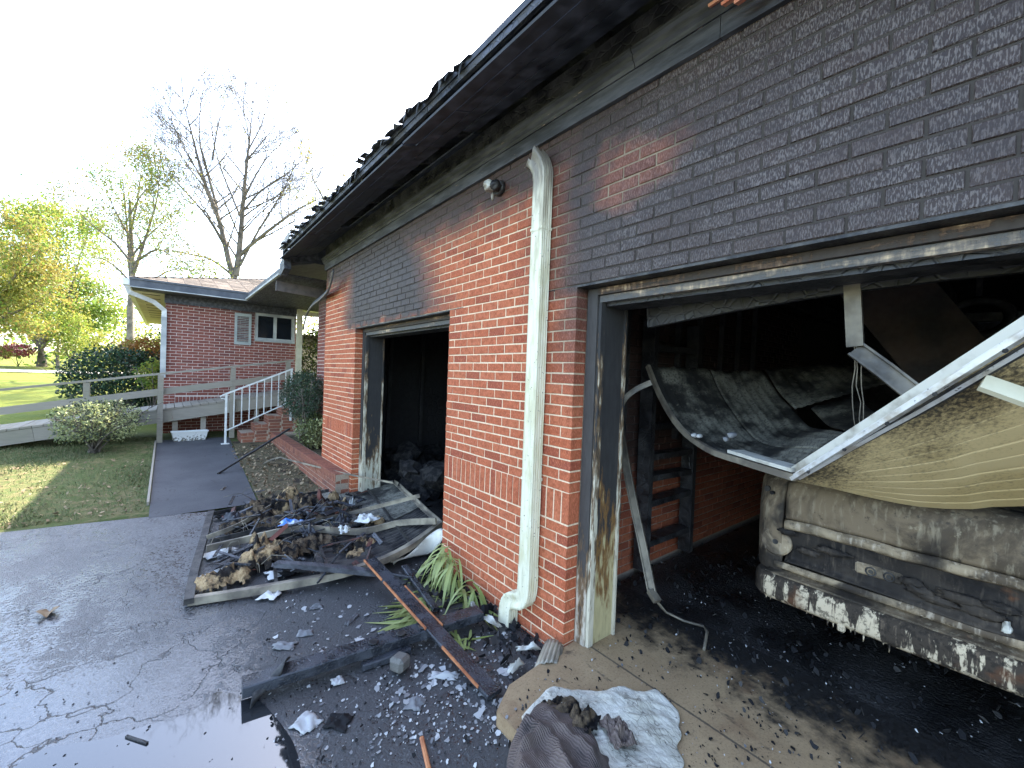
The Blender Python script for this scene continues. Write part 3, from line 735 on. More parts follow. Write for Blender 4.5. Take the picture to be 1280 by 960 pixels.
# inside: joists, charred studs
for i in range(14):
    yj = -5.6+i*.56
    MB().bar((2.2, yj, 2.62), (9.3, yj, 2.60), .05, .16).build('joist', M['char_red'] if i in (8, 9, 10) else M['char'], G)
for i in range(8):
    xx = 2.5+i*.42
    MB().bar((xx, 2.13, 1.0+rng.uniform(0,.5)), (xx+rng.uniform(-.04,.04), 2.13, 2.6), .04, .05, (0,1,0)).build('stud', M['char'], G)
for i in range(6):
    xx = 2.9+i*.62
    MB().bar((xx, 6.88, -.05), (xx+rng.uniform(-.05,.05), 6.86, 2.7), .06, .06, (0,1,0)).build('stud', M['char'], G)
box('ceiling_board', (2.15,-5.7,2.72), (9.3,6.9,2.74), M['char_wall'], G)
# bowed header board just behind the big opening
MB().sweep([(2.36, 1.55-3.2*t, 2.08+.10*math.sin(math.pi*min(1,t*1.15))-.02) for t in [i/12 for i in range(13)]], [(-.02,-.06),(.02,-.06),(.02,.06),(-.02,.06)]).build('header_board', M['char'], G)

# ------------------------------------------------------------------ downspout on the garage wall
def corr(wd, dp, n_=4):
    """corrugated rectangular section, (across wall y, out from wall)"""
    pts = []
    def side(a, b, nrm, k):
        a = Vector(a); b = Vector(b); nrm = Vector(nrm)
        for i in range(k*6):
            t = i/(k*6); p = a+(b-a)*t+nrm*(-.013*max(0, -math.cos(2*math.pi*k*t))**.8); pts.append((p.x, p.y))
    w2, d2 = wd/2, dp/2
    side((-w2,-d2),(w2,-d2),(0,-1),1); side((w2,-d2),(w2,d2),(1,0),4); side((w2,d2),(-w2,d2),(0,1),1); side((-w2,d2),(-w2,-d2),(-1,0),4)
    return pts
DS = thing('downspout', 'white corrugated metal downspout with scorched open top on the brick pier between the doorways', 'downspout', (1.88, 2.1, -.05))
def ring_loft(rings, smooth=False):
    mb = MB(); n = len(rings[0]); vs = [p for r in rings for p in r]
    mb.add(vs, [(i*n+k, i*n+(k+1)%n, (i+1)*n+(k+1)%n, (i+1)*n+k) for i in range(len(rings)-1) for k in range(n)], smooth); return mb
sec = corr(.108, .078)
dsy, dsx = 2.075, XW-.052
def rg(cx, cy, cz, ax=0.0, s=1.0, sx=1.0):    # ax: tilt in the y-z plane (heading)
    out = []
    for a, b in sec:
        # a along y (tilted), b along x
        out.append(Vector((cx+b*s*sx, cy+a*s*math.cos(ax), cz+a*s*math.sin(ax))))
    return out
rings = []
for i in range(15):
    z = .40+i*(2.96-.40)/14
    rings.append(rg(dsx, dsy+.0, z))
ring_loft(rings, True).build('pipe', M['spout'], DS, True)
# top: flared torn outlet
top = [rg(dsx, dsy, 2.955, 0, 1.03), rg(dsx-.0, dsy+.004, 3.0, -.05, 1.05), rg(dsx-.01, dsy+.018, 3.05, -.28, 1.1), rg(dsx-.02, dsy+.042, 3.09, -.6, 1.16), rg(dsx-.026, dsy+.062, 3.108, -.8, 1.25)]
for p in top[-1]: p.z += rng.uniform(-.025,.012)
ring_loft(top, True).build('torn_outlet', M['spout'], DS, True)
for z in (2.62, .98):
    b_ = MB(); rs = [rg(dsx, dsy, z, 0, 1.07, 1.05), rg(dsx, dsy, z+.018, 0, 1.07, 1.05)]
    m_ = ring_loft(rs); m_.build('joint_band', M['spout'], DS, True)
# bottom elbow: goes down, swings along the wall (+y) and down again
path = [(dsy,.40,0),(dsy,.30,0),(dsy+.004,.24,-.15),(dsy+.018,.19,-.5),(dsy+.05,.155,-.95),(dsy+.09,.14,-1.2),(dsy+.13,.125,-1.15),(dsy+.165,.10,-.85),(dsy+.185,.06,-.4),(dsy+.192,.01,-.08),(dsy+.192,-.07,0)]
rings = []
pf_ = [Vector((0, q[0], q[1])) for q in path]
def cat(i, t):
    p0, p1, p2, p3 = pf_[max(i-1,0)], pf_[i], pf_[i+1], pf_[min(i+2,len(pf_)-1)]
    return .5*((2*p1)+(p2-p0)*t+(2*p0-5*p1+4*p2-p3)*t*t+(3*p1-p0-3*p2+p3)*t**3)
for i in range((len(path)-1)*5+1):
    a = i/5; j = min(int(a), len(path)-2); t = a-j
    q = cat(j, t); ax_ = -(path[j][2]*(1-t)+path[j+1][2]*t)
    crimp = .07*abs(math.sin(i*.9))*min(1, abs(ax_)*2.2)
    rings.append(rg(dsx, q.y, q.z, ax_, 1.05-crimp, 1.0))
ring_loft(rings, True).build('elbow', M['spout'], DS, True)
# burnt floodlight
FL = PX(626,236,XW)
fl = thing('burnt_floodlight', 'melted wall floodlight on the sooty brick left of the downspout top', 'floodlight', FL)
mb = MB(); mb.tube([FL+Vector((-.0,0,0)),FL+Vector((-.035,0,0))], [.06,.052], 12); mb.build('mount', M['black_metal'], fl)
def lump(c, r, sub=3, amp=.3, freq=3., sq=(1,1,1), seed=0):
    bm = bmesh.new(); bmesh.ops.create_icosphere(bm, subdivisions=sub, radius=1)
    o_ = Vector((seed*3.7, seed*1.9, seed*5.3)); c = Vector(c)
    vs = []
    for v in bm.verts:
        d = v.co.normalized(); k = 1+amp*mnoise.fractal(d*freq+o_, 1.0, 2.0, 4)
        vs.append(c+Vector((d.x*r*k*sq[0], d.y*r*k*sq[1], d.z*r*k*sq[2])))
    bm.verts.index_update(); fs = [tuple(v.index for v in f.verts) for f in bm.faces]; bm.free(); return vs, fs
MB().add(*lump(FL+Vector((-.075,.045,.01)), .038, 3, .4, 2.5, (1.2,1,1.1), 4), smooth=True).build('lamp_head', M['white_metal'], fl)
MB().add(*lump(FL+Vector((-.08,-.04,-.01)), .035, 3, .4, 2.5, (1.2,1,1.1), 9), smooth=True).build('lamp_head', M['black_metal'], fl)
MB().add(*lump(FL+Vector((-.06,.02,-.07)), .018, 2, .5, 2.5, (.7,.7,1.7), 2), smooth=True).build('melted_drip', M['white_metal'], fl)

# ------------------------------------------------------------------ collapsed overhead door in the big opening
def polyl(pts):
    pts = [Vector(p) for p in pts]; L = [0]
    for a, b in zip(pts, pts[1:]): L.append(L[-1]+(b-a).length)
    def f(t):
        s_ = t*L[-1]
        for i in range(len(pts)-1):
            if s_ <= L[i+1]+1e-9:
                k_ = (s_-L[i])/max(L[i+1]-L[i], 1e-9)
                p0 = pts[max(i-1,0)]; p1 = pts[i]; p2 = pts[i+1]; p3 = pts[min(i+2,len(pts)-1)]
                return .5*((2*p1)+(p2-p0)*k_+(2*p0-5*p1+4*p2-p3)*k_*k_+(3*p1-p0-3*p2+p3)*k_**3)
        return pts[-1]
    return f
A = PX(993,598,2.3); B = PX(1280,420,2.0); Cc = B+(B-A)*1.1
OD = thing('overhead_door', 'crumpled sectional garage door hanging folded across the big opening above the burnt car', 'garage door', (2.6, .3, 1.15))
rail_f = polyl([A, A.lerp(B, .5), B, Cc])
low_f = polyl([A+Vector((.02,0,-.012)), PX(1040,610,2.48), PX(1090,622,2.66), PX(1150,633,2.80), PX(1215,636,2.86), PX(1282,632,2.90), Vector((2.95,-.5,1.26)), Vector((2.9,-1.3,1.5))])
def tanp(u, v):
    a = rail_f(u); b = low_f(u); p = a.lerp(b, v)
    sag = .02*math.sin(math.pi*v)*math.sin(math.pi*min(1, u*1.1))
    return p+Vector((-.45, 0, -.75))*sag
def rib(v, k_=10):
    q = (v*k_) % 1.0; return -.007 if q < .10 else 0.0
for i, (v0, v1) in enumerate([(.0,.34),(.3415,.67),(.6715,1.0)]):
    def fn(u, v, v0=v0, v1=v1):
        vv = v0+(v1-v0)*v; p = tanp(u, vv)
        wd = min(1, u*4); return p+Vector((-.5,0,-.8))*rib(vv, 11)*wd
    MB().grid(fn, 26, 60, .004, False).build('door_section', M['tan_panel'], OD)
mb = MB()
upv = Vector((-.75,0,.55))
mb.sweep([rail_f(i/14)+Vector((-.012,0,.01)) for i in range(15)], [(-.028,-.016),(.028,-.016),(.028,.0),(.018,.0),(.018,-.006),(-.004,-.006),(-.004,.012),(-.012,.012),(-.012,-.004),(-.028,-.004)], up=(0,.3,1))
mb.build('bottom_rail', M['alu'], OD)
mb = MB(); mb.sweep([rail_f(i/14)+Vector((.02,0,.035)) for i in range(15)], [(-.016,-.02),(.016,-.02),(.016,.02),(-.016,.02)], up=(0,.3,1)); mb.build('side_rail', M['white_metal'], OD)
def vdir(u): return (tanp(u, .10)-tanp(u, .0)).normalized()
for w_, m_, nm_, dz_ in ((.034,'black_metal','rail_gap_shade',.002),(.048,'alu','rail_lip',.010),(.062,'black_metal','rail_gap_shade',.002)):  # black strips stand in for the shaded gaps either side of the lip
    mb = MB(); mb.sweep([rail_f(.02+.98*i/14)+vdir(.05+.95*i/14)*w_*min(1,.25+i/6)+Vector((-.5,0,-.3))*dz_ for i in range(15)], [(-.008,-.006),(.008,-.006),(.008,.006),(-.008,.006)], up=(-.5,0,-.7)); mb.build(nm_, M[m_], OD)
for t in (.07,.16,.25,.36,.46):
    p = rail_f(t)+Vector((-.035,0,-.012)); MB().tube([p, p+Vector((-.008,0,-.003))], .007, 8).build('rivet', M['black_metal'], OD)
p = PX(1228,478,2.10); q = PX(1290,500,2.12)
MB().bar(p+Vector((-.03,0,0)), q+Vector((-.03,0,0)), .06, .02, (-.6,0,.6)).build('stile', M['cream'], OD)
# inner scorched leaf
T = PX(810,458,3.0)
left_f = polyl([T, PX(826,497,2.93), PX(850,535,2.82), PX(885,562,2.62), PX(930,578,2.46), A+Vector((.01,.0,.0))])
top_f = polyl([T, PX(855,461,3.3), PX(905,464,3.65), PX(985,459,4.2), PX(1065,455,4.75)])
right_f = polyl([PX(1065,455,4.75), PX(1120,480,4.0), PX(1160,497,3.2), PX(1180,500,2.6)])
bot_f = polyl([A+Vector((.01,0,0)), PX(1040,570,2.36), PX(1100,535,2.4), PX(1180,500,2.6)])
def coons(u, v):
    # u: along left (0) -> right(1) ; v: 0 top -> 1 bottom
    c = top_f(u)*(1-v)+bot_f(u)*v; d = left_f(v)*(1-u)+right_f(v)*u
    e = T*((1-u)*(1-v))+right_f(0)*(u*(1-v))+A*((1-u)*v)+right_f(1)*(u*v)
    return c+d-e
def darkfn(u0, u1, v0=0., v1=1., lift=0):
    def fn(u, v):
        uu = u0+(u1-u0)*u; vv = v0+(v1-v0)*v; p = coons(uu, vv)
        bow = -.08*math.sin(math.pi*uu)*math.sin(math.pi*vv)
        r_ = .009*(1 if (uu*26) % 1 < .25 else 0)
        nz = .03*mnoise.noise(Vector((uu*4, vv*5, 1.3)))
        return p+Vector((0,0,bow+r_+nz+lift))
    return fn
MB().grid(darkfn(0,.30), 34, 22, .006).build('scorched_section', M['dark_panel'], OD)
MB().grid(darkfn(.305,.56,.0,1.), 30, 22, .006).build('scorched_section', M['dark_panel'], OD)
MB().grid(darkfn(.57,1.0,.0,.34), 40, 10, .006).build('scorched_section', M['dark_panel'], OD)
MB().grid(darkfn(.64,.82,.34,1.,-.03), 8, 14, .006).build('scorched_section', M['dark_panel'], OD)
MB().sweep([left_f(i/18)+Vector((0,0,.004)) for i in range(19)], [(-.012,-.018),(.014,-.018),(.014,.016),(-.012,.016)], smooth=False).build('curled_edge', M['tan_metal'], OD)
MB().sweep([coons(.05,.72+.28*i/8)+Vector((0,0,.02)) for i in range(9)], [(-.05,-.006),(.05,-.006),(.05,.012),(-.05,.012)]).build('lower_strip', M['white_metal'], OD)
for (px, py, s_) in ((868,548,.02),(874,549,.02),(915,548,.028),(908,553,.022)):
    c_ = PX(px, py, 2.66)+Vector((0,0,.02)); MB().add(*lump(c_, s_, 2, .4, 2, (1.5,.8,.7), px), smooth=True).build('debris_flake', M['ash'], OD)
# bent tracks, spring and wires
tk = thing('door_track', 'bent steel door track hanging down then angled towards the tan panel', 'door track', PX(1150,492,2.3))
p0, p1, p2 = PX(1063,300,2.35), PX(1069,436,2.35), PX(1148,496,2.35)
ang = [(-.03,-.012),(.03,-.012),(.03,.012),(.022,.012),(.022,-.004),(-.022,-.004),(-.022,.012),(-.03,.012)]
MB().sweep([p0, p0.lerp(p1,.5), p1+Vector((0,0,.01))], ang, up=(1,0,0)).build('hanging_rail', M['track_metal'], tk)
MB().sweep([p1, p1.lerp(p2,.5)+Vector((0,0,.004)), p2], [(q[0]*1.2,q[1]) for q in ang], up=(-1,0,.4)).build('sloping_rail', M['track_metal'], tk)
wr = thing('hanging_wire', 'thin tangled wires dangling beside the hanging door track', 'wire', PX(1068,545,2.45))
for k_ in range(3):
    pts = [PX(1072+rng.uniform(-3,3)+4*k_*(1-t)-6*math.sin(3*t+k_), 335+210*t, 2.42) for t in [i/10 for i in range(11)]]
    MB().tube(pts, .0025, 5).build('strand', M['track_metal'], wr)
lt = thing('door_track', 'bowed vertical door track leaning inside the left jamb of the big opening', 'door track', PX(822,745,2.5))
pts = [PX(770,440,2.42), PX(770,470,2.45), PX(771,515,2.5), PX(779,560,2.55), PX(790,620,2.55), PX(803,680,2.52), PX(815,740,2.48)]
f_ = polyl(pts); MB().sweep([f_(i/18) for i in range(19)], [(q[0]*.9,q[1]) for q in ang], up=(-1,-.4,0)).build('rail', M['track_metal'], lt)
f_ = polyl([PX(772,520,2.48), PX(780,500,2.5), PX(795,487,2.55), PX(814,478,2.62)]); MB().sweep([f_(i/10) for i in range(11)], [(q[0]*.6,q[1]) for q in ang], up=(-1,-.4,0)).build('curved_rail', M['track_metal'], lt)
MB().bar(PX(813,738,2.47), PX(822,752,2.45), .05, .03).build('bracket', M['track_metal'], lt)
sp = thing('door_spring', 'grey coiled lift spring hanging inside the left door jamb', 'spring', PX(765,720,2.42))
a_, b_ = PX(773,628,2.45), PX(766,712,2.42)
pts = [a_.lerp(b_, i/260)+Vector((math.cos(i*1.15)*.018, math.sin(i*1.15)*.018, 0)) for i in range(261)]
MB().tube(pts, .0055, 4).build('coil', M['track_metal'], sp)
MB().bar(PX(769,560,2.46), PX(774,622,2.45), .03, .012, (-1,0,0)).build('hanger', M['track_metal'], sp)
MB().tube([b_, PX(763,722,2.42), PX(760,734,2.4), PX(768,738,2.4), PX(770,725,2.42), b_], .004, 5).build('hook', M['track_metal'], sp)
bp = thing('bent_conduit', 'thin bent grey conduit lying on the black floor inside the big doorway', 'conduit', PZ(850,775,0))
MB().tube([PX(818,748,2.47), PZ(832,765,.04), PZ(855,776,.025), PZ(880,783,.03), PZ(884,790,.02), PZ(880,812,.012)], .009, 8).build('tube', M['track_metal'], bp)
# charred shelf unit against the inner brick wall
cs = thing('charred_shelf', 'charred wall shelf unit standing against the inner brick wall', 'shelf', (3.9, 2.12, 0))
xa, xb = PY(806,600,2.06).x, PY(860,600,2.06).x
for xx in (xa, xb): MB().bar((xx,2.06,.05),(xx,2.06,2.2), .06, .12, (0,1,0)).build('upright', M['char'], cs)
for zz in (.28,.62,.84,1.02,1.28,1.62,1.95):
    MB().bar((xa+.03,2.06,zz),(xb-.03,2.06+.01,zz+rng.uniform(-.02,.02)), .12, .05).build('shelf', M['char'], cs)
fp = thing('fallen_plank', 'broad charred plank slanting down inside the garage behind the tan door panel', 'plank', PX(1230,480,4.3))
MB().bar(PX(1085,335,3.6), PX(1225,500,4.0), .42, .03, (-1,-.2,.1)).build('board', M['char_brown'], fp)
fo = thing('door_opener', 'scorched round motor housing hanging from the garage ceiling at right', 'motor', PX(1222,405,4.6))
c_ = PX(1222,398,4.6)
pts = [c_+Vector((0, .16*math.cos(a), .13*math.sin(a))) for a in [i*math.pi/8 for i in range(17)]]
MB().tube(pts, .035, 6).build('ring', M['black_metal'], fo)
MB().bar(c_+Vector((.02,0,.1)), c_+Vector((.02,0,.75)), .03, .05, (1,0,0)).build('hanger', M['black_metal'], fo)
MB().bar(c_+Vector((.03,-.3,.0)), c_+Vector((.03,.3,.02)), .05, .06).build('bar', M['black_metal'], fo)

# ------------------------------------------------------------------ burnt car, tail towards us
CY, HW, CX = .22, .885, 2.93
car = thing('burnt_car', 'burnt out grey car parked tail outward under the collapsed garage door', 'car', (4.9, CY, 0))
def wrap(s_): 
    a = abs(s_); k_ = max(0, (a-.88)/.12); return .12*k_**2.2+.03*a*a
def rear(name, prof, m, s0=-1., s1=1., n=40, th=.012, parent=car, xo=0, jit=0, smooth=True):
    n_ = len(prof)-1
    def fn(u, v):
        s_ = s0+(s1-s0)*u; i = min(int(v*n_+1e-6), n_-1); t = v*n_-i
        x = prof[i][0]*(1-t)+prof[i+1][0]*t; z = prof[i][1]*(1-t)+prof[i+1][1]*t
        d = jit*mnoise.noise(Vector((s_*4, z*6, 3.1))) if jit else 0
        return Vector((CX+x+wrap(s_)+xo+d, CY-HW*s_, z+d*.5))
    return MB().grid(fn, n, n_*(3 if n_ < 6 else 1), th, smooth).build(name, m, parent)
# hull
def ring_sec(x, hw, z0, z1, n=20, pw=4):
    out = []
    for i in range(n):
        a = 2*math.pi*i/n; c, s_ = math.cos(a), math.sin(a)
        out.append(Vector((x, CY+hw*math.copysign(abs(c)**(2/pw), c), (z0+z1)/2+(z1-z0)/2*math.copysign(abs(s_)**(2/pw), s_))))
    return out
hull = ring_loft([ring_sec(x, hw, z0, z1) for x, hw, z0, z1 in [(3.16,.70,.5,1.0),(3.2,.84,.36,1.07),(3.5,.88,.28,1.09),(4.2,.9,.22,1.06),(6.2,.9,.22,1.02),(7.2,.86,.25,.9),(7.6,.7,.35,.75)]], True)
hull.f += [tuple(range(20))[::-1], tuple(6*20+i for i in range(20))]; hull.sm += [False]*2
hull.build('body', M['car'], car, True)
cab = ring_loft([ring_sec(x, hw, z0, z1, 20, 3) for x, hw, z0, z1 in [(3.75,.72,.95,1.08),(4.25,.66,.98,1.42),(5.2,.66,.98,1.45),(6.2,.74,.95,1.04)]], True)
cab.build('cabin', M['car_dark'], car, True)
for sx in (3.75, 6.4):
    for sy in (-1, 1):
        wh = MB().tube([(sx, CY+sy*.68, .30), (sx, CY+sy*.88, .30)], [.29,.29], 20).build('wheel', M['car_dark'], car)
        MB().tube([(sx, CY+sy*.87, .30), (sx, CY+sy*.90, .30)], [.19,.17], 16).build('rim', M['car_rust'], wh)
# tail panels from the top down
rear('boot_lid', [(.20,1.10),(.09,1.085),(.04,1.05),(.022,.99),(.02,.92),(.03,.855)], M['car'], -.80, 1.0, 40, jit=.012)
rear('boot_seam', [(.055,.852),(.05,.845)], M['car_dark'], -.86, 1.0)
rear('trim_strip', [(.02,.842),(.004,.83),(.006,.812),(.03,.80)], M['car_rust'], -.80, 1.0, 80, jit=.02)
rear('tail_panel', [(.05,.80),(.06,.74),(.062,.66),(.055,.60),(.03,.575)], M['car_dark'], -.80, 1.0, 40, jit=.02)
rear('valance', [(.03,.572),(.02,.55),(.06,.535),(.07,.52)], M['car_rust'], -.86, 1.0)
rear('bumper_shelf', [(.07,.515),(.02,.50),(-.01,.495)], M['car'], -.9, 1.0)
rear('bumper', [(.03,.492),(-.02,.485),(-.035,.46),(-.035,.38),(-.02,.362),(.04,.36)], M['bumper'], -.97, 1.0, 40)
rear('quarter_panel', [(.16,1.08),(.09,1.03),(.06,.9),(.055,.75),(.06,.55),(.07,.50)], M['car'], -1.03, -.82, 12, .03, jit=.015)
def onrear(s_, z, o=0): return Vector((CX+wrap(s_)+.05+o, CY-HW*s_, z))
for (s_, z, r_) in ((-.94,1.0,.018),(-.955,.90,.014),(-.90,.985,.012)):
    p = onrear(s_, z, .0); MB().tube([p, p+Vector((-.02,.006,0))], [r_, r_], 10).build('bolt_hole', M['black_metal'], car)
p = onrear(-.86, .69, -.0)
tl = MB().tube([p+Vector((.02,0,0)), p+Vector((-.02,.0,0)), p+Vector((-.03,.0,0))], [.088,.088,.075], 24).build('tail_light', M['car_rust'], car)
MB().tube([p+Vector((-.03,0,0)), p+Vector((-.034,0,0))], [.016,.016], 10).build('socket', M['black_metal'], tl)
pc = PX(1098,716,CX+.055)
pl = MB().box(pc+Vector((-.0,0,0)), (.022,.20,.062), None, .018).build('lamp_plate', M['car_rust'], car)
for dy in (.03,-.045):
    c_ = pc+Vector((-.014,dy,-.002)); pts = [c_+Vector((0,.021*math.cos(a),.021*math.sin(a))) for a in [i*math.pi/8 for i in range(17)]]
    MB().tube(pts, .004, 6).build('ring', M['black_metal'], pl)
    MB().tube([c_, c_+Vector((-.003,0,0))], [.011,.010], 8).build('stud', M['black_metal'], pl)
for i, (px, py, s_, sq) in enumerate([(1150,738,.03,(.6,1.8,.8)),(1170,750,.03,(.6,2.4,.7)),(1200,748,.035,(.5,2.6,.7)),(1225,765,.035,(.5,2.2,.8)),(1140,728,.03,(.6,1.6,.7)),(1250,760,.03,(.5,2,.7)),(1040,690,.03,(.5,2.6,.7)),(1010,690,.028,(.5,2,.7)),(985,665,.025,(.5,2,.8)),(1258,790,.02,(.5,.8,2.4)),(1152,762,.012,(.6,.6,3)),(1180,770,.02,(.4,2.6,.6))]):
    MB().add(*lump(PX(px,py,CX+.03), s_, 3, .55, 3, sq, i+20), smooth=True).build('melted_plastic', M['car_dark'] if i != 9 else M['white_metal'], car)
mb = MB()
for i in range(26):
    s_ = rng.uniform(-.95,.9); p = Vector((CX+wrap(s_)-.02, CY-HW*s_, .362)); mb.tube([p, p+Vector((rng.uniform(-.004,.004),0,-rng.uniform(.008,.05)))], [.006,.002], 5)
mb.build('drip', M['bumper'], car)['kind'] = 'stuff'
p = PX(1052,780,CX-.02); MB().box(p+Vector((0,0,-.01)), (.03,.035,.06), None, .006).build('tow_bracket', M['bumper'], car)
p = PX(1258,845,CX-.02); MB().box(p+Vector((0,0,-.01)), (.03,.05,.06), None, .006).build('tow_bracket', M['bumper'], car)

# ------------------------------------------------------------------ rubble spread
def flakes(name, n, area, smin, smax, m, kind='stuff', flat=.35, zf=None, seed=1, pw=1.8, thick=.12, kmin=4):
    r = random.Random(seed); mb = MB()
    for _ in range(n):
        p = area(r)
        if p is None: continue
        s_ = smin+(smax-smin)*r.random()**pw; k_ = r.randint(kmin, kmin+3); a0 = r.uniform(0, 6.28)
        n_ = Vector((r.gauss(0,flat), r.gauss(0,flat), 1)).normalized(); a = n_.orthogonal().normalized(); b = n_.cross(a)
        ring = [p+(a*math.cos(a0+6.283*i/k_)+b*math.sin(a0+6.283*i/k_)*r.uniform(.4,1))*s_*r.uniform(.5,1.1) for i in range(k_)]
        lowz = min(q.z for q in ring); z0 = zf(p.x, p.y) if zf else p.z
        ring = [q+Vector((0,0,z0+.002-lowz)) for q in ring]; h_ = Vector((0,0,s_*thick+.0008))
        t_ = [q+h_ for q in ring]
        mb.add(ring+t_, [tuple(range(k_, 2*k_))]+[(i,(i+1)%k_,k_+(i+1)%k_,k_+i) for i in range(k_)])
    o = mb.build(name, m); tag(o, kind=kind); return o
def zfl(x, y): return 0.0 if (x > 1.30 and y < 1.75 and not (x < 1.5 and y > 1.66)) else (-.004 if x > 2.31 and y < 2.1 else -.08)
def pxarea(x0, x1, y0, y1, cond=None):
    def f(r):
        px, py = r.uniform(x0,x1), r.uniform(y0,y1)
        if cond and not cond(px, py): return None
        p = PZ(px, py, -.08)
        if p.x > XW-.03 and p.y > YA: return None
        if zfl(p.x, p.y) == 0: p = PZ(px, py, 0)
        p.z = zfl(p.x, p.y); return p
    return f
def tri_spread(px, py): return py > 640+ (px-240)*.2 and not (px < 330 and py > 830)
flakes('ash_flakes', 900, pxarea(330,700,700,960,tri_spread), .002, .015, M['ash'], zf=zfl, seed=2, pw=2.6, flat=.15, thick=.04, kmin=5)
flakes('ash_flakes', 380, pxarea(470,640,790,930), .003, .02, M['ash'], zf=zfl, seed=3, pw=2.2, flat=.15, thick=.04, kmin=5)
flakes('char_bits', 650, pxarea(330,720,660,960), .002, .016, M['bits'], zf=zfl, seed=4, flat=.8, pw=2.4)
flakes('ash_sheets', 110, pxarea(470,640,790,900), .006, .042, M['ash'], zf=zfl, seed=21, pw=2.4, flat=.10, thick=.03, kmin=7)
flakes('ash_sheets', 40, pxarea(340,560,740,830), .012, .045, M['ash'], zf=zfl, seed=22, pw=2.2, flat=.10, thick=.03, kmin=7)
flakes('char_bits', 330, pxarea(0,420,650,960), .002, .009, M['bits'], zf=zfl, seed=5, pw=2.5)
flakes('char_bits', 420, lambda r: Vector((1.94-abs(r.gauss(0,.16)), r.uniform(1.9,3.4), -.08)), .006, .045, M['bits'], zf=zfl, seed=6, flat=1.0)
flakes('char_bits', 480, pxarea(640,1000,800,960), .002, .014, M['bits'], zf=zfl, seed=8)
flakes('char_bits', 1500, lambda r: Vector((r.uniform(2.25,4.5), r.uniform(-.3,2.1), -.004)), .003, .028, M['bits'], zf=lambda x, y: -.004, seed=9, flat=.9, pw=2.5)
flakes('ash_flakes', 130, lambda r: Vector((r.uniform(2.2,3.6), r.uniform(-.1,1.7), 0)), .002, .012, M['ash'], zf=lambda x, y: 0., seed=10)
flakes('ash_flakes', 130, pxarea(650,1000,800,960), .002, .010, M['ash'], zf=zfl, seed=12)
flakes('fallen_leaves', 900, lambda r: (lambda x, y: Vector((x, y, gz(y)+.008)))(r.uniform(.98,1.9), r.uniform(6.1,10)), .012, .04, M['litter_leaf'], zf=lambda x, y: gz(y)+.008, seed=13, flat=.6)
flakes('fallen_leaves', 700, lambda r: (lambda x, y: Vector((x, y, gz(y))))(r.uniform(-3.6,-.2), 6.5+r.random()**1.5*3), .01, .03, M['litter_leaf'], zf=lambda x, y: gz(y)+.012, seed=14, flat=.6)

# the smaller door, lying flat on the drive with one end in its opening
FD = thing('fallen_door', 'burnt sectional garage door lying flat on the drive outside the small doorway', 'garage door', (1.3, 4.9, -.08))
bl = PZ(236,752,-.05); fr_ = polyl([bl, PZ(330,737,-.035), PZ(430,717,.0), PZ(500,691,.05), PX(551,655,2.15)])
bk_ = polyl([PZ(266,642,-.06), PZ(330,630,-.05), PZ(400,615,-.02), PX(492,602,2.5)])
def fdoor(u, v, lift=0):      # u: near-left -> right(inside) ; v: front -> back
    p = fr_(u).lerp(bk_(u), v); return p+Vector((0,0,lift+.02*mnoise.noise(Vector((u*5,v*4,.7)))))
def fd_sec(u0, u1, v0, v1):
    def fn(u, v):
        a = u0+(u1-u0)*u; b = v0+(v1-v0)*v; r_ = .008*(1 if (b*36) % 1 < .5 else 0)
        return fdoor(a, b, -.012+r_)
    return fn
for (v0, v1) in ((.01,.33),(.335,.66),(.665,.99)):
    MB().grid(fd_sec(.42, .99, v0, v1), 18, 26, .004, False).build('door_section', M['dark_panel'] if v0 > .3 else M['black_metal'], FD)
bar_ = [(-.022,-.015),(.022,-.015),(.022,.028),(.014,.028),(.014,-.005),(-.022,-.005)]
def fd_bar(name, f, m, pr=bar_, n=18, lift=0): MB().sweep([f(i/n)+Vector((0,0,lift)) for i in range(n+1)], pr).build(name, m, FD)
fd_bar('side_stile', fr_, M['tan_metal'], [(-.03,-.02),(.03,-.02),(.03,.035),(-.03,.03)])
fd_bar('side_stile', bk_, M['black_metal'])
fd_bar('bottom_rail', polyl([PZ(236,752,-.03), PZ(243,715,-.03), PZ(255,672,-.02), PZ(258,660,0), PZ(264,640,-.02)]), M['black_metal'], [(-.03,-.02),(.03,-.02),(.03,.02),(-.03,.02)])
fd_bar('top_rail', lambda t: fdoor(.995, t), M['tan_metal'])
fd_bar('strut', polyl([PZ(258,690,-.01), PZ(300,680,.0), PZ(355,667,.04), PZ(385,664,.05), PZ(450,668,.03), PZ(500,657,.08), PX(545,655,2.05)]), M['tan_metal'], [(-.012,-.03),(.012,-.03),(.012,.03),(-.012,.03)], 24, .03)
fd_bar('strut', polyl([PZ(380,655,.05), PZ(430,646,.06), PX(525,622,2.2)]), M['tan_metal'], bar_, 12, .02)
fd_bar('strut', polyl([PZ(258,672,.0), PZ(300,655,.06), PZ(345,628,.12)]), M['tan_metal'], bar_, 10, .0)
fd_bar('strut', polyl([PZ(262,677,.0), PZ(300,668,.02), PZ(330,660,.04)]), M['black_metal'], bar_, 10, .0)
fd_bar('strut', polyl([PZ(345,708,.03), PZ(400,712,.05), PZ(480,720,.04)]), M['frieze'], [(-.03,-.02),(.03,-.02),(.03,.02),(-.03,.02)], 10, .02)
for u_ in (.12,.27,.45,.62,.8):
    fd_bar('cross_rib', lambda t, u_=u_: fdoor(u_, t), M['black_metal'], [(-.012,-.008),(.012,-.008),(.012,.014),(-.012,.014)], 10, .002)
flap = polyl([PX(552,660,2.05), PZ(520,685,.06), PZ(488,702,.0)])
flap2 = polyl([PX(554,672,1.98), PX(536,690,1.93), PZ(505,701,-.04), PZ(492,708,-.06)])
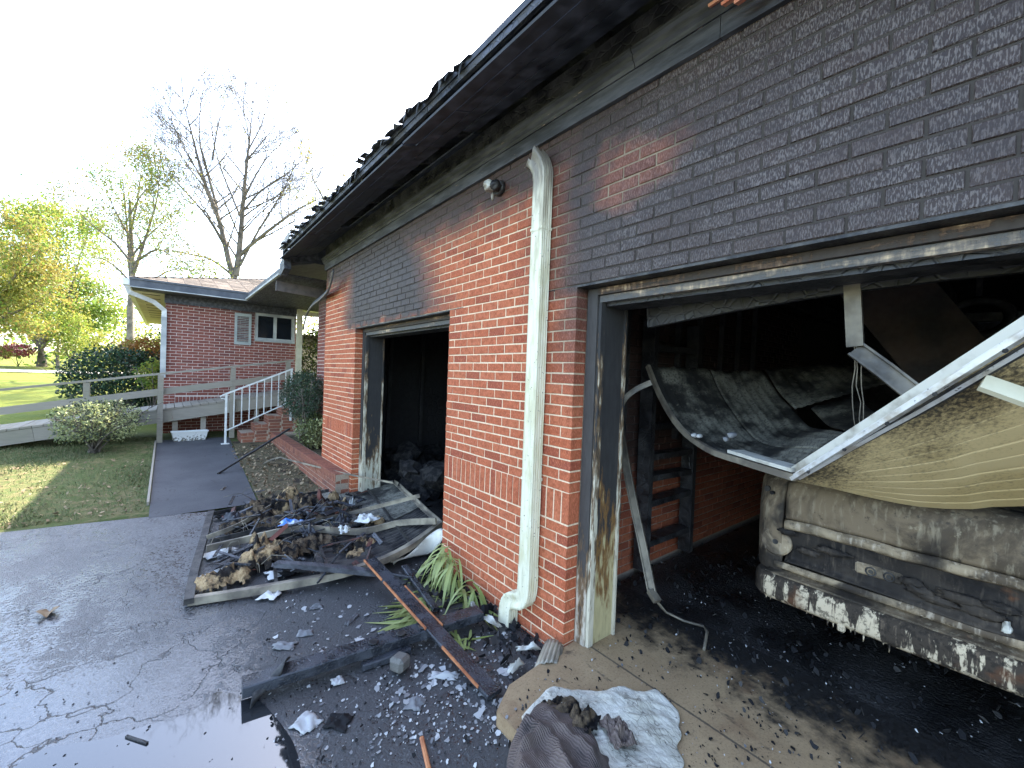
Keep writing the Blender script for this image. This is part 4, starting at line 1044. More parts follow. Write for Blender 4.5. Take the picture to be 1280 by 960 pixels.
MB().grid(lambda u, v: flap(u).lerp(flap2(u), v)+Vector((0,0,.03*math.sin(6*u+3*v))), 14, 6, .004).build('torn_skin', M['white_metal'], FD)

# insulation and rag heaps on the fallen door
def heap(name, label, cat, lumps, m, group=None, sub=4, amp=.45, fr=2.2):
    mb = MB()
    for i, (c, r_, sq) in enumerate(lumps): mb.add(*lump(c, r_, sub, amp, fr, sq, i+len(label)), smooth=True)
    o = mb.build(name, m); tag(o, label, cat, group); return o
def hp(px, py, z, r_, sq=(1,1,.6)): return (PZ(px, py, z), r_, sq)
def crumple(name, label, cat, c, sx, sy, h, m, rot=0, seed=0, n=16, th=.002, group=None, fold=3.0):
    c = Vector(c); r_ = random.Random(seed); e = [r_.uniform(.75,1.1) for _ in range(16)]
    def fn(u, v):
        a, b = u*2-1, v*2-1; an = math.atan2(b, a); q = e[int((an+math.pi)/(2*math.pi)*15.99)]
        x, y = a*sx*q/2, b*sy*q/2; z = h*(.5+.9*mnoise.fractal(Vector((a*fold*.5+seed, b*fold*.5, seed*.7)), 1., 2., 3))*(1-.75*max(abs(a), abs(b))**3)
        return c+Vector((x*math.cos(rot)-y*math.sin(rot), x*math.sin(rot)+y*math.cos(rot), max(.003, z)))
    return tag(MB().grid(fn, n, n, th).build(name, m), label, cat, group)
gi = 'burnt insulation clumps on the fallen door'
def mat_heap(name, label, cat, cs, m, group=None, seed=1, res=.016, fib=(.9, .25)):
    """matted heap: humps (px, py, radius, height) merged into one crumpled sheet"""
    C3 = [(PZ(a, b, -.02), r_, h_) for a, b, r_, h_ in cs]
    x0 = min(c.x-r_*1.3 for c, r_, h_ in C3); x1 = max(c.x+r_*1.3 for c, r_, h_ in C3); y0 = min(c.y-r_*1.3 for c, r_, h_ in C3); y1 = max(c.y+r_*1.3 for c, r_, h_ in C3)
    nx = int((x1-x0)/res); ny = int((y1-y0)/res); H_ = {}; vs = []; fs = []
    for i in range(nx+1):
        for j_ in range(ny+1):
            x = x0+i*res; y = y0+j_*res; q = Vector((x*5+seed, y*5, seed*2.1)); wv = mnoise.noise(q*.6)*.10; b_ = -1; zb = -.06
            for c, r_, h_ in C3:
                d = math.hypot(x-c.x+wv, y-c.y+wv*.7)/r_+.35*mnoise.noise(q*1.5)
                t = 1-d*d
                if t > 0: b_ = max(b_, h_*t**.6)
            if b_ <= 0: continue
            rg = 1-abs(mnoise.noise(Vector((x*14, y*6, seed))))*2; r2 = 1-abs(mnoise.noise(Vector((x*24+3, y*30, seed))))*2; r3 = mnoise.noise(Vector((x*70, y*60, 1)))
            z = zb+b_*(.55+.45*rg)+.035*r2*min(1, b_*12)+.012*r3
            jx = .02*mnoise.noise(q*3); jy = .02*mnoise.noise(q*3+Vector((7,0,0)))
            H_[(i, j_)] = len(vs); vs.append(Vector((x+jx, y+jy, max(z, -.074))))
    for (i, j_) in list(H_):
        k4 = [(i,j_),(i+1,j_),(i+1,j_+1),(i,j_+1)]
        if all(k_ in H_ for k_ in k4): fs.append(tuple(H_[k_] for k_ in k4))
    mb = MB(); mb.add(vs, fs, True); return tag(mb.build(name, m), label, cat, group)
mat_heap('insulation_clump', 'long tan and black clump of burnt insulation nearest the front rail of the fallen door', 'insulation', [(272,725,.15,.10),(295,718,.16,.12),(318,706,.14,.16),(322,692,.10,.24),(340,700,.15,.15),(350,690,.12,.15)], M['insul'], gi, 3)
mat_heap('insulation_clump', 'dark grey ropey clump of burnt insulation between the two struts of the fallen door', 'insulation', [(365,688,.16,.13),(390,682,.16,.13),(412,679,.14,.10),(430,686,.14,.08),(352,697,.1,.1)], M['insul_dark'], gi, 5)
mat_heap('insulation_clump', 'small cratered tan clump of insulation right of the white rag', 'insulation', [(473,660,.12,.17),(458,682,.13,.12),(447,692,.1,.07)], M['insul'], gi, 8)
mat_heap('insulation_clump', 'tall blackened insulation heap at the back of the fallen door', 'insulation', [(300,658,.2,.12),(325,650,.22,.2),(345,640,.2,.24),(385,642,.25,.26),(412,645,.2,.2),(437,645,.2,.12),(365,655,.22,.15)], M['insul_dark'], gi, 11, .018)
mat_heap('insulation_clump', 'tan streaked insulation tuft on top of the blackened heap', 'insulation', [(360,640,.14,.32),(350,645,.12,.28),(374,648,.1,.24)], M['insul'], gi, 14, .012)
mat_heap('insulation_clump', 'pale tan insulation scrap at the right of the blackened heap', 'insulation', [(418,634,.09,.24),(428,640,.08,.2)], M['insul'], gi, 17, .012)
mat_heap('insulation_clump', 'dull red brown lump in the middle of the blackened heap', 'insulation', [(398,640,.08,.32),(394,643,.07,.34)], M['char_red'], gi, 19, .012)
rb = MB()
for i in range(46):
    px, py = rng.uniform(275,470), rng.uniform(640,715); rb.add(*lump(PZ(px,py,-.04), rng.uniform(.025,.07), 2, .8, 2.5, (1.5,1,.35), i+50), smooth=False)
tag(rb.build('rubble', M['rubble']), kind='stuff')
for nm_, m_, n_, rr in (('burnt_laths', 'char_beam', 70, .010), ('burnt_wires', 'track_metal', 26, .003), ('burnt_laths', 'char_red', 16, .008), ('burnt_laths', 'frieze', 30, .010)):
    tb = MB()
    for i in range(n_):
        px, py = (rng.uniform(290,455), rng.uniform(615,665)) if i % 3 else (rng.uniform(270,480), rng.uniform(670,715))
        z0 = .02+.16*math.exp(-((px-380)/70)**2-((py-640)/22)**2)+rng.uniform(-.03,.05); c_ = PZ(px, py, z0); L_ = rng.uniform(.08,.34); an = rng.gauss(.3, .9)
        d_ = Vector((math.cos(an), math.sin(an), rng.gauss(0,.25))).normalized()*L_/2
        if nm_ == 'burnt_wires': tb.tube([c_-d_, c_-d_*.4+Vector((0,rng.gauss(0,.03),.05)), c_+d_*.3+Vector((rng.gauss(0,.03),0,.06)), c_+d_+Vector((0,0,-.03))], rr, 4)
        else: tb.bar(c_-d_, c_+d_, rng.uniform(.01,.05), rng.uniform(.004,.016), (rng.gauss(0,.5),rng.gauss(0,.5),1))
    tag(tb.build(nm_, M[m_]), kind='stuff')
for i, (px, py, s_, m_, lb) in enumerate([(330,632,.34,'insul_dark','folded charred sheet at the back left of the fallen door heap'),(300,648,.3,'frieze','grey scorched sheet scrap at the left of the blackened heap'),(425,655,.24,'frieze','bluish grey sheet scrap right of the blackened heap'),(440,632,.14,'white_soot','small pale grey box scrap at the back rail of the fallen door'),(385,668,.22,'frieze','grey film scrap in front of the blue plastic scrap')]):
    crumple('sheet_scrap', lb, 'scrap', PZ(px,py,.05+.06*(i == 0)), s_, s_*.6, .10, M[m_], .4*i, 90+i, 18, .003, None, 5)
M['blue'] = (lambda k: k.out(k.mix(k.mr(k.noise(k.obj(), 5, 3), .42, .6), (.03,.16,.5), (.55,.62,.7)), .35))(NB('blue_plastic'))
M['cloth'] = (lambda k: k.out(k.mix(k.mr(k.noise(k.obj(), 14, 6, .7), .55, .7), (.6,.6,.57), (.16,.14,.11)), .9, k.bump(k.noise(k.obj(), 30, 4), .5, .006)))(NB('dirty_white_cloth'))
crumple('plastic_scrap', 'bright blue and white plastic scrap on the fallen door', 'plastic scrap', PZ(365,655,.11), .25, .13, .05, M['blue'], -.4, 3)
crumple('white_rag', 'crumpled white rag beside the cratered tan insulation', 'rag', PZ(458,650,.10), .2, .2, .09, M['cloth'], .6, 5)
crumple('white_rag', 'small white rag ball left of the cratered insulation', 'rag', PZ(431,664,.06), .13, .12, .06, M['cloth'], .2, 8)
for i, (px, py, s_, lb) in enumerate([(352,716,.16,'torn white paper under the black strut of the fallen door'),(275,691,.18,'wet white sheet scrap at the left end of the fallen door'),(267,718,.12,'white scrap inside the front left corner of the fallen door'),(340,741,.14,'white scrap poking out beneath the front rail')]):
    crumple('paper_scrap', lb, 'paper', PZ(px,py,-.06), s_*1.5, s_, .03, M['ash'] if i == 9 else M['cloth'], .3*i, i+11)
for i, (px, py, sx, sy, lb) in enumerate([(355,808,.14,.09,'torn white paper left of the charred beam middle'),(382,905,.12,.12,'square grey white paper on the wet black asphalt below the beam'),(423,903,.12,.10,'black rimmed melted dish beside the square paper'),(382,792,.1,.07,'crinkled paper above the long charred beam'),(440,775,.14,.03,'narrow white splinter left of the flattened strap leaves'),(484,795,.11,.1,'crumpled white scrap under the strap leaves near the beam'),(422,852,.07,.07,'round pale ash lump below the beam'),(520,880,.10,.09,'grey ash slab below the concrete block'),(610,862,.14,.10,'crumpled pale paper beside the lower end of the split plank'),(555,845,.16,.07,'broad white ash scrap right of the concrete block'),(395,650+110,.1,.04,'thin white sliver on the asphalt below the front rail')]):
    crumple('paper_scrap' if i not in (2,6,7) else ('melted_dish' if i == 2 else 'ash_lump'), lb, 'debris' if i in (2,6,7) else 'paper', PZ(px,py,-.078), sx, sy, .03, M['bits'] if i == 2 else M['ash'], rng.uniform(-1,1), i+31, 10)
for i, (px, py, py2, lb) in enumerate([(590,755,0,'grey bent strip against the wall base behind the beam end'),(612,778,0,'pale curled strip at the foot of the downspout wall'),(660,812,0,'white streaked shard between the downspout foot and the apron'),(645,835,0,'short white stick at the apron corner')]):
    a_ = PZ(px,py,-.05); crumple('metal_shard', lb, 'shard', a_, .22-.03*i, .035, .05, M['white_metal'], 1.2+.7*i, i+61, 10, .003)

# timbers
def timber(name, label, a, b, wd, th, m, cat='timber', up=(0,0,1), bev=.006, cup=0):
    a = Vector(a); b = Vector(b); t = thing(name, label, cat, (min(a, b, key=lambda q: q.z)))
    d = b-a; n_ = max(6, int(d.length/.08)); pr = []
    mb = MB(); prof = [(-wd/2,-th/2+bev),(-wd/2+bev,-th/2),(wd/2-bev,-th/2),(wd/2,-th/2+bev),(wd/2,th/2-bev),(wd/2-bev,th/2),(-wd/2+bev,th/2),(-wd/2,th/2-bev)]
    pts = [a.lerp(b, i/n_) for i in range(n_+1)]
    mb.sweep(pts, prof, up)
    for v in mb.v: v += Vector((mnoise.noise(v*9), mnoise.noise(v*9+Vector((5,0,0))), mnoise.noise(v*9+Vector((0,7,0)))))*min(.006, th*.15)
    mb.build('board', m, t); return t
a_ = PZ(302,864,-.03); b_ = PZ(600,766,-.0)
bt = timber('charred_beam', 'long black alligatored beam lying across the drive towards the downspout', a_+Vector((0,0,.02)), b_, .115, .06, M['char_beam'], 'beam')
for t in (.48,.60,.70): 
    p = a_.lerp(b_, t)+Vector((-.01,-.02,.05)); MB().tube([p, p+Vector((0,0,.004))], [.03,.026], 10).build('bolt_washer', M['black_metal'], bt)
a1, b1 = PZ(463,700,.16), PZ(618,868,-.05)
pt = timber('split_plank', 'charred plank with bare orange edges leaning over the beam from the fallen door', a1, b1, .10, .028, M['char_beam'], 'plank')
M['bare_wood'] = simple('bare_orange_wood', (.5,.2,.08), (.3,.1,.04), 14, .6)
d_ = (b1-a1).normalized(); sx_ = d_.cross(Vector((0,0,1))).normalized()
for (t0, t1, s_) in ((.0,.20,-1),(.22,.60,-1),(.30,.62,1),(.72,.95,-1)):
    MB().bar(a1.lerp(b1,t0)+sx_*s_*-.052+Vector((0,0,.012)), a1.lerp(b1,t1)+sx_*s_*-.052+Vector((0,0,.012)), .008, .016).build('bare_edge', M['bare_wood'], pt)
timber('charred_batten', 'narrow black batten under the split plank by the strap leaves', PZ(505,708,.03), PZ(545,762,-.04), .05, .03, M['char_beam'])
timber('charred_batten', 'thin dark batten lying from the front rail to the strap leaved plant', PZ(455,712,.06), PZ(515,722,.02), .02, .02, M['char_beam'])
timber('charred_batten', 'short black offcut tucked under the beam left of the concrete block', PZ(452,834,-.06), PZ(512,812,-.05), .05, .04, M['char_beam'])
timber('charred_pole', 'thin charred pole leaning from the path to the low planter wall', PG(272,592,.02), PX(362,536,1.78), .035, .03, M['char'], 'pole')
timber('copper_stick', 'short orange brown stick at the bottom edge of the picture', PZ(527,922,-.07), PZ(536,962,-.07), .022, .015, M['bare_wood'], 'stick')
timber('dry_twig', 'thin dark twig on the wet drive at lower left', PZ(158,920,-.072), PZ(184,929,-.072), .012, .01, M['char'], 'twig', bev=.002)
ms = thing('bent_strip', 'bent thin metal angle strip arching from the path to the small doorway', 'metal strip', PG(277,612))
f_ = polyl([PG(277,612,.02), PX(312,591,1.15), PX(345,573,1.45), PX(365,576,1.6), PX(430,592,1.88), PX(492,604,2.2)])
MB().sweep([f_(i/24) for i in range(25)], [(-.016,-.003),(.016,-.003),(.016,.02),(.012,.02),(.012,.002),(-.016,.002)]).build('angle', M['tan_metal'], ms)
cb = thing('concrete_block', 'rough grey concrete block supporting the charred beam', 'block', PZ(500,840,-.08))
c_ = PZ(500,822,.0); q_ = MB().box(c_+Vector((0,0,-.03)), (.10,.10,.09), Matrix.Rotation(.5, 4, 'Z'), .02)
for v in q_.v: v += Vector((mnoise.noise(v*8), mnoise.noise(v*8+Vector((3,0,0))), mnoise.noise(v*8+Vector((0,3,0)))))*.012
q_.build('block', concrete('rubble_concrete', (.16,.15,.13), (.10,.095,.085), (.025,.025,.025)), cb)
ts = tag(MB().grid(lambda u, v: PZ(352-40*u-6*v, 842+44*u, -.07+.10*(1-u)**1.5+.02*math.sin(3*v))+Vector((.09*v-.03*u*v, .10*v, .03*math.sin(math.pi*v))), 10, 6, .004).build('roofing_scrap', M['shingle_burnt']), 'curled dark roofing scrap hanging off the left end of the beam', 'roofing scrap')
pe = thing('drain_pipe', 'short corrugated drain pipe end by the brick corner at the apron edge', 'drain pipe', PZ(683,822,-.08))
a_ = PX(693,808,1.90); dr_ = Vector((-.75,-.45,-.25)).normalized(); sd_ = dr_.cross(Vector((0,0,1))).normalized(); uu_ = sd_.cross(dr_)
def pipe_fn(u, v):
    an = math.pi*(-.15+1.2*u); r2 = .055+.005*math.sin(u*60)
    return a_+dr_*(.17*v+.03*math.sin(5*u)*v)+(sd_*math.cos(an)+uu_*math.sin(an))*r2*(1+.25*v)
MB().grid(pipe_fn, 44, 6, .003, True).build('pipe', M['tan_metal'], pe)
lf = tag(MB().grid(lambda u, v: PZ(60,768,-.076)+Vector(((u-.5)*.11*math.sin(math.pi*max(.05,min(.95,v)))**.6, (v-.5)*.11, .03*abs(u-.5)*2+.012*math.sin(4*v))), 6, 8, .001).build('dry_leaf', M['litter_leaf']), 'single curled tan leaf on the wet drive at left', 'leaf')
# cloth at the bottom edge
def on_apron(px, py, z=0): return PZ(px, py, z)
def sheet_fn(u, v):
    px = 652+u*(195+20*v)+ (12*math.sin(5*v) if u < .1 else 0)-12*v; py = 868+v*135+ (30*(1-u*4)**2 if u < .25 else 0)*(1-v)+ (22*((u-.8)/.2)**2 if u > .8 else 0)*(1-v)
    px += 7*mnoise.noise(Vector((u*7, v*6, 8))); py += 6*mnoise.noise(Vector((u*7, v*6, 3)))
    p = on_apron(px, py); q = Vector((p.x*7+p.y*6, p.y*5-p.x*2, .3))
    rdg = 1-abs(mnoise.noise(q*1.3))*2; rd2 = 1-abs(mnoise.noise(q*3.1+Vector((4,0,0))))*2; n2 = mnoise.noise(Vector((p.x*4, p.y*4, 2)))
    e = max(0, min(1, min(u, 1-u, v+.15)*5)); p.z += .006+e*(.022+.03*n2)+e*(.016*max(0,rdg)**1.5+.006*max(0,rd2)**2+.003*mnoise.noise(q*9)); return p
def sheet_mat():
    k = NB('stained_sheet'); v = k.obj(); n = k.noise(v, 5, 5, .65); x = k.sep(v)[0]
    wp_ = k.n('ShaderNodeVectorMath', operation='ADD'); k.set(wp_.inputs[0], k.mapv(v, (1.3,.28,1), (0,0,.9))); nz = k.n('ShaderNodeTexNoise'); k.set(nz.inputs['Vector'], v); nz.inputs['Scale'].default_value = 9
    sc_ = k.n('ShaderNodeVectorMath', operation='SCALE'); k.set(sc_.inputs[0], nz.outputs['Color']); sc_.inputs['Scale'].default_value = .12; k.set(wp_.inputs[1], sc_.outputs[0])
    cr = k.voro(wp_.outputs[0], 24, 'DISTANCE_TO_EDGE'); cr2 = k.voro(wp_.outputs[0], 60, 'DISTANCE_TO_EDGE')
    c = k.mix(k.mr(n, .35, .65), (.68,.65,.56), (.5,.47,.38)); c = k.mix(k.mr(x, -.12, -.24), c, k.mix(n, (.6,.5,.34), (.4,.28,.16)))
    c = k.mix(k.ma('MULTIPLY', k.mr(cr, .05, .0), k.mr(n, .42, .62, .0, .75)), c, (.10,.085,.07)); c = k.mix(k.ma('MULTIPLY', k.mr(cr2, .09, 0), .30), c, (.16,.15,.13))
    c = k.mix(k.mr(k.noise(v, 22, 4, .7), .62, .68, 0, .85), c, (.08,.07,.06))
    return k.out(c, .85, k.bump(k.ma('ADD', cr, cr2), .6, .006))
M['sheet'] = sheet_mat()
tag(MB().grid(sheet_fn, 110, 80, .003).build('white_sheet', M['sheet']), 'crumpled dirty white sheet on the concrete apron at the bottom edge', 'sheet')
def cord():
    k = NB('brown_corduroy'); v = k.obj(); n = k.noise(v, 5, 5); wv = k.n('ShaderNodeTexWave'); k.set(wv.inputs['Vector'], v); wv.inputs['Scale'].default_value = 34; wv.inputs['Distortion'].default_value = 4; wv.inputs['Detail Scale'].default_value = .6
    c = k.mix(k.mr(n, .35, .65), (.13,.095,.075), (.07,.052,.045)); c = k.mix(k.mr(k.noise(v, 9, 4), .58, .68), c, (.015,.013,.012)); c = k.mix(k.ma('MULTIPLY', wv.outputs[1] if False else wv.outputs['Fac'], .5), c, (.2,.15,.13))
    return k.out(c, .8, k.bump(wv.outputs['Fac'], .8, .004))
M['cord'] = cord()
def garm_fn(u, v):
    px = 636+u*128-10*v; py = 950-58*math.sin(math.pi*min(1,u*1.15))**.8*(1-v)+v*70
    px += 9*mnoise.noise(Vector((u*5, v*5, 1))); py += 7*mnoise.noise(Vector((u*5, v*5, 6)))
    p = on_apron(px, py); q = Vector((p.x*8, p.y*8, 4.3)); rdg = 1-abs(mnoise.noise(q*.8))*2.2; n1 = mnoise.fractal(q*1.4, 1., 2., 4)
    e = max(0, min(1, min(u, 1-u)*6)); e2 = max(0, min(1, v*6))
    p.z += .012+e*(.02+.025*e2*(.6+n1)+.04*e2*max(0, rdg)**1.5)+.02*e; return p
tag(MB().grid(garm_fn, 60, 50, .004).build('corduroy_garment', M['cord']), 'crumpled brown corduroy garment heaped on the white sheet', 'garment')
crumple('rag_scrap', 'blackened folded rag in the middle of the corduroy heap', 'rag', on_apron(728,905,.055), .16, .13, .07, M['insul_dark'], .5, 71, 22, .004, None, 4)
crumple('rag_scrap', 'brown rolled rag at the right of the corduroy heap by the white sheet', 'rag', on_apron(772,918,.05), .17, .12, .07, M['cord'], 1.1, 73, 22, .004, None, 4)
crumple('rag_scrap', 'rusty brown scorched rag at the top of the corduroy heap', 'rag', on_apron(700,890,.03), .2, .14, .06, M['insul_dark'], -.5, 75, 22, .004, None, 4)
# wilted strap leaved plant
def strap_leaf(base, d, L, wd, droop, m, parent, seed):
    r_ = random.Random(seed); d = Vector(d).normalized(); side = d.cross(Vector((0,0,1)))
    if side.length < .05: side = Vector((1,0,0))
    side.normalize(); pts = []; p = Vector(base); v_ = Vector(d); n = 9
    for i in range(n+1):
        pts.append(p.copy()); v_ = (v_+Vector((0,0,-droop/n))).normalized(); p = p+v_*(L/n)
        if p.z < -.072: p.z = -.072; v_.z = max(v_.z, 0)
    mb = MB(); vs = []; tw = r_.uniform(-.6,.6)
    for i, q in enumerate(pts):
        t = i/n; w_ = wd*math.sin(math.pi*(.08+.92*(1-(1-t)**1.0))*.98)**.6*.5 if t < 1 else .001
        w_ = wd*.5*(1-t**3)*(.5+.5*min(1, t*4)); s_ = (side*math.cos(tw*t)+Vector((0,0,1))*math.sin(tw*t))
        vs += [q-s_*w_, q+Vector((0,0,-w_*.25)), q+s_*w_]
    mb.add(vs, [(i*3+j, i*3+j+1, i*3+j+4, i*3+j+3) for i in range(n) for j in range(2)], True)
    return mb.build('leaf', m, parent)
wp = thing('strap_leaf_plant', 'wilted green strap leaved plant crushed against the base of the brick pier', 'plant', PZ(572,735,-.08))
for i in range(74):
    g_ = i % 4; bx, by, bz = ((553,690,.30),(560,705,.18),(552,700,.24),(585,730,.1))[g_]
    b_ = PX(bx+rng.uniform(-8,14), by+rng.uniform(-8,12), 1.86-.03*rng.random()); an = rng.uniform(math.pi*.62, math.pi*1.7)
    strap_leaf(b_+Vector((0,0,rng.uniform(-.10,.04))), (math.cos(an)*.8-.25, math.sin(an)*.9, rng.uniform(-.1,1.1)), rng.uniform(.22,.46), rng.uniform(.016,.036), rng.uniform(2.0,4.8), M['l_strap'], wp, i)
wp2 = thing('strap_leaf_plant', 'flattened green strap leaves spread on the asphalt above the beam middle', 'plant', PZ(510,770,-.08))
for i in range(36):
    b_ = PZ(528+rng.uniform(-12,14), 762+rng.uniform(-18,14), -.05); an = rng.uniform(math.pi*.75, math.pi*1.45)
    strap_leaf(b_, (math.cos(an), math.sin(an)*.8, rng.uniform(.0,.35)), rng.uniform(.2,.38), rng.uniform(.022,.04), 1.6, M['l_strap'], wp2, i+40)
wp3 = thing('strap_leaf_plant', 'few crushed green strap leaves under the wall end of the beam', 'plant', PZ(590,790,-.08))
for i in range(9):
    b_ = PZ(575+rng.uniform(-20,14), 790+rng.uniform(-8,10), -.06); an = rng.uniform(math.pi*1.0, math.pi*2.1)
    strap_leaf(b_, (math.cos(an), math.sin(an), .15), rng.uniform(.16,.26), .02, 1.2, M['l_strap'], wp3, i+80)
# inside the small garage: burnt heap with a few pale things
hb = MB()
for i in range(60):
    hb.add(*lump((rng.uniform(2.5,6), rng.uniform(3.2,6.8), rng.uniform(-.05,.35)), rng.uniform(.1,.3), 2, .6, 2, (1,1,.8), i+200), smooth=False)
tag(hb.build('burnt_heap', M['rubble']), kind='stuff')
tag(MB().add(*lump(PX(524,583,3.2), .05, 3, .4, 2, (1,1,1.3), 77), smooth=True).build('pale_jar', M['white_soot']), 'small pale jar shape on the burnt heap inside the small doorway', 'jar')
tag(MB().add(*lump(PX(527,594,3.1), .07, 3, .5, 2, (1.2,1.2,.4), 78), smooth=True).build('tan_scrap', M['insul']), 'tan scrap beneath the pale jar inside the small doorway', 'scrap')
tag(MB().bar(PX(508,478,5.0), PX(510,515,5.0), .05, .05, (1,0,0)).build('pale_post', M['white_soot']), 'short pale upright standing in the dark small garage', 'post')

# ------------------------------------------------------------------ the far wing of the house
WY, WX0, WX1 = 12.3, -.05, 2.62
H = thing('house_wing', 'dark red brick house end with low brown shingle roof, one shutter and small window', 'house', (2.0, 14.0, .1))
win = (PY(319,400,WY).x, PY(369,400,WY).x, PY(340,428,WY).z, PY(340,392,WY).z)
ww = MB()
ZE = 3.28
w0, w1, wz0, wz1 = win
ww.span((WX0+mi, WY+mi, -.2), (w0, WY+.2, ZE)).span((w1, WY+mi, -.2), (WX1, WY+.2, ZE)).span((w0, WY+mi, -.2), (w1, WY+.2, wz0)).span((w0, WY+mi, wz1), (w1, WY+.2, ZE))
ww.span((WX0+mi, WY+.2, -.2), (WX0+.2, 22, ZE))
ww = ww.build('wall', M['mortar_w'], H)
WF = (Vector((0,WY,0)), Vector((1,0,0)), Vector((0,-1,0)))
wb = lay(WX0, WX1, zb, 51, [(w0, w1, wz0, wz1)], soldier=(.72, [(WX0+BL*1.0, WX1-.25)]), phase=WX0)
its = [(b, WF) for b in wb]
its += [(b, (Vector((WX0,0,0)), Vector((0,1,0)), Vector((-1,0,0)))) for b in lay(WY+.105, 22, zb, 51)]
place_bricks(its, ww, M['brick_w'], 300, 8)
box('rear_wall', (WX0+.2, 21.8, -.2), (9, 22, ZE), M['mortar_w'], H)
box('right_wall', (WX1-.12, WY+.21, -.2), (WX1-.0, 21.79, ZE), M['mortar_w'], H)
# window and shutter
fr = bpy.data.objects.new('window', None); COL.objects.link(fr); fr.parent = H
fy = WY+.03
mid = (w0+w1)/2
for nm, a_, b_ in [('frame', (w0+.003,fy,wz0+.003),(w0+.07,fy+.08,wz1-.003)),('frame',(w1-.07,fy,wz0+.003),(w1-.003,fy+.08,wz1-.003)),('frame',(w0+.072,fy,wz1-.08),(w1-.072,fy+.08,wz1-.003)),('sill',(w0+.003,fy-.07,wz0+.003),(w1-.003,fy-.002,wz0+.07)),('frame',(w0+.072,fy+.004,wz0+.01),(w1-.072,fy+.08,wz0+.10)),('mullion',(mid-.035,fy+.01,wz0+.102),(mid+.035,fy+.07,wz1-.082))]:
    box(nm, a_, b_, M['white_soot'], fr)
box('pane', (w0+.072,fy+.045,wz0+.102),(mid-.037,fy+.052,wz1-.082), M['glass'], fr)
box('pane', (mid+.037,fy+.045,wz0+.102),(w1-.072,fy+.052,wz1-.082), M['glass'], fr)
s0, s1 = PY(293,410,WY).x, PY(314,410,WY).x; sz0, sz1 = PY(303,431,WY).z, PY(303,392,WY).z
sh = bpy.data.objects.new('shutter', None); COL.objects.link(sh); sh.parent = H
for nm, a_, b_ in [('stile',(s0,WY-.035,sz0),(s0+.055,WY-.004,sz1)),('stile',(s1-.055,WY-.035,sz0),(s1,WY-.004,sz1)),('rail',(s0+.056,WY-.033,sz0),(s1-.056,WY-.004,sz0+.07)),('rail',(s0+.056,WY-.033,sz1-.07),(s1-.056,WY-.004,sz1))]:
    box(nm, a_, b_, M['shutter'], sh)
z = sz0+.085
while z < sz1-.08:
    MB().bar((s0+.056,WY-.018,z),(s1-.056,WY-.018,z), .034, .006, (0,-.6,1)).build('louver', M['shutter'], sh); z += .042
# roof: front slope with hip, plus the lower roof over the breezeway
EY, EX0, VX, EZ2, S2 = 11.75, -.62, 1.46, 3.40, .31
k_ = 3.6
def rz(d): return EZ2+S2*d
r_ = MB()
top_ = .0
def slab(mb, pts, t=.05):
    n_ = len(pts); lo = [Vector(p)-Vector((0,0,t)) for p in pts]; mb.add([Vector(p) for p in pts]+lo, [tuple(range(n_)), tuple(range(n_, 2*n_))[::-1]]+[(i,n_+i,n_+(i+1)%n_,(i+1)%n_) for i in range(n_)])
slab(r_, [(EX0,EY,rz(0)),(VX,EY,rz(0)),(VX+k_,EY+k_,rz(k_)),(EX0+k_,EY+k_,rz(k_))])
slab(r_, [(EX0,EY,rz(0)),(EX0+k_,EY+k_,rz(k_)),(EX0+k_,24,rz(k_)),(EX0,24,rz(0))])
slab(r_, [(EX0+k_,EY+k_,rz(k_)),(VX+k_,EY+k_,rz(k_)),(9,EY+k_,rz(k_)),(9,24,rz(k_)),(EX0+k_,24,rz(k_))])
roof = r_.build('roof', M['fascia'], H)
r_ = MB(); slab(r_, [(VX,7.755,rz(0)-.04),(VX,EY,rz(0)),(VX+k_,EY+k_,rz(k_)),(VX+k_,7.755,rz(k_)-.04)])
slab(r_, [(VX+k_+.002,7.755,rz(k_)-.04),(VX+k_+.002,EY+k_,rz(k_)),(9,EY+k_,rz(k_)-.3),(9,7.755,rz(k_)-.34)])
r_.build('breezeway_roof', M['fascia'], H)
sg = MB()
def tabs(P0, P1, U, up_, n_rows, lim):
    d0 = .0
    for j in range(n_rows):
        d = j*.145; x0, x1 = lim(d)
        x = x0-(.15 if j % 2 else 0)
        while x < x1:
            a_ = max(x, x0); b_ = min(x+.3-.008, x1)
            if b_-a_ > .03:
                h0 = rng.uniform(.010,.016); q = [P0+U*a_+up_*(d-.02), P0+U*b_+up_*(d-.02), P0+U*b_+up_*(d+.15), P0+U*a_+up_*(d+.15)]
                hh = [h0+.006, h0+.006, .004, .004]; tp = [p+Vector((0,0,h)) for p, h in zip(q, hh)]
                sg.add(q+tp, [(4,5,6,7),(0,1,5,4),(1,2,6,5),(2,3,7,6),(3,0,4,7)])
            x += .3
up1 = Vector((0,1,S2)); tabs(Vector((0,EY,EZ2+.002)), None, Vector((1,0,0)), up1, 24, lambda d: (EX0+d, VX+d))
up2 = Vector((1,0,S2)); tabs(Vector((EX0,0,EZ2+.002)), None, Vector((0,1,0)), up2, 24, lambda d: (EY+d, 24))
o = sg.build('shingles', M['shingle'], roof, True); o['kind'] = 'stuff'
box('fascia', (EX0,EY-.022,EZ2-.17), (VX-.02,EY-.002,EZ2-.004), M['fascia'], H)
box('drip_edge', (EX0-.01,EY-.04,EZ2-.03), (VX-.02,EY-.023,EZ2+.004), M['fascia'], H)
box('fascia_trim', (EX0,EY-.03,EZ2-.19), (VX-.02,EY-.004,EZ2-.172), M['white_soot'], H)
box('gutter', (EX0-.11,EY+.0,EZ2-.15), (EX0-.004,24,EZ2-.02), M['white'], H)
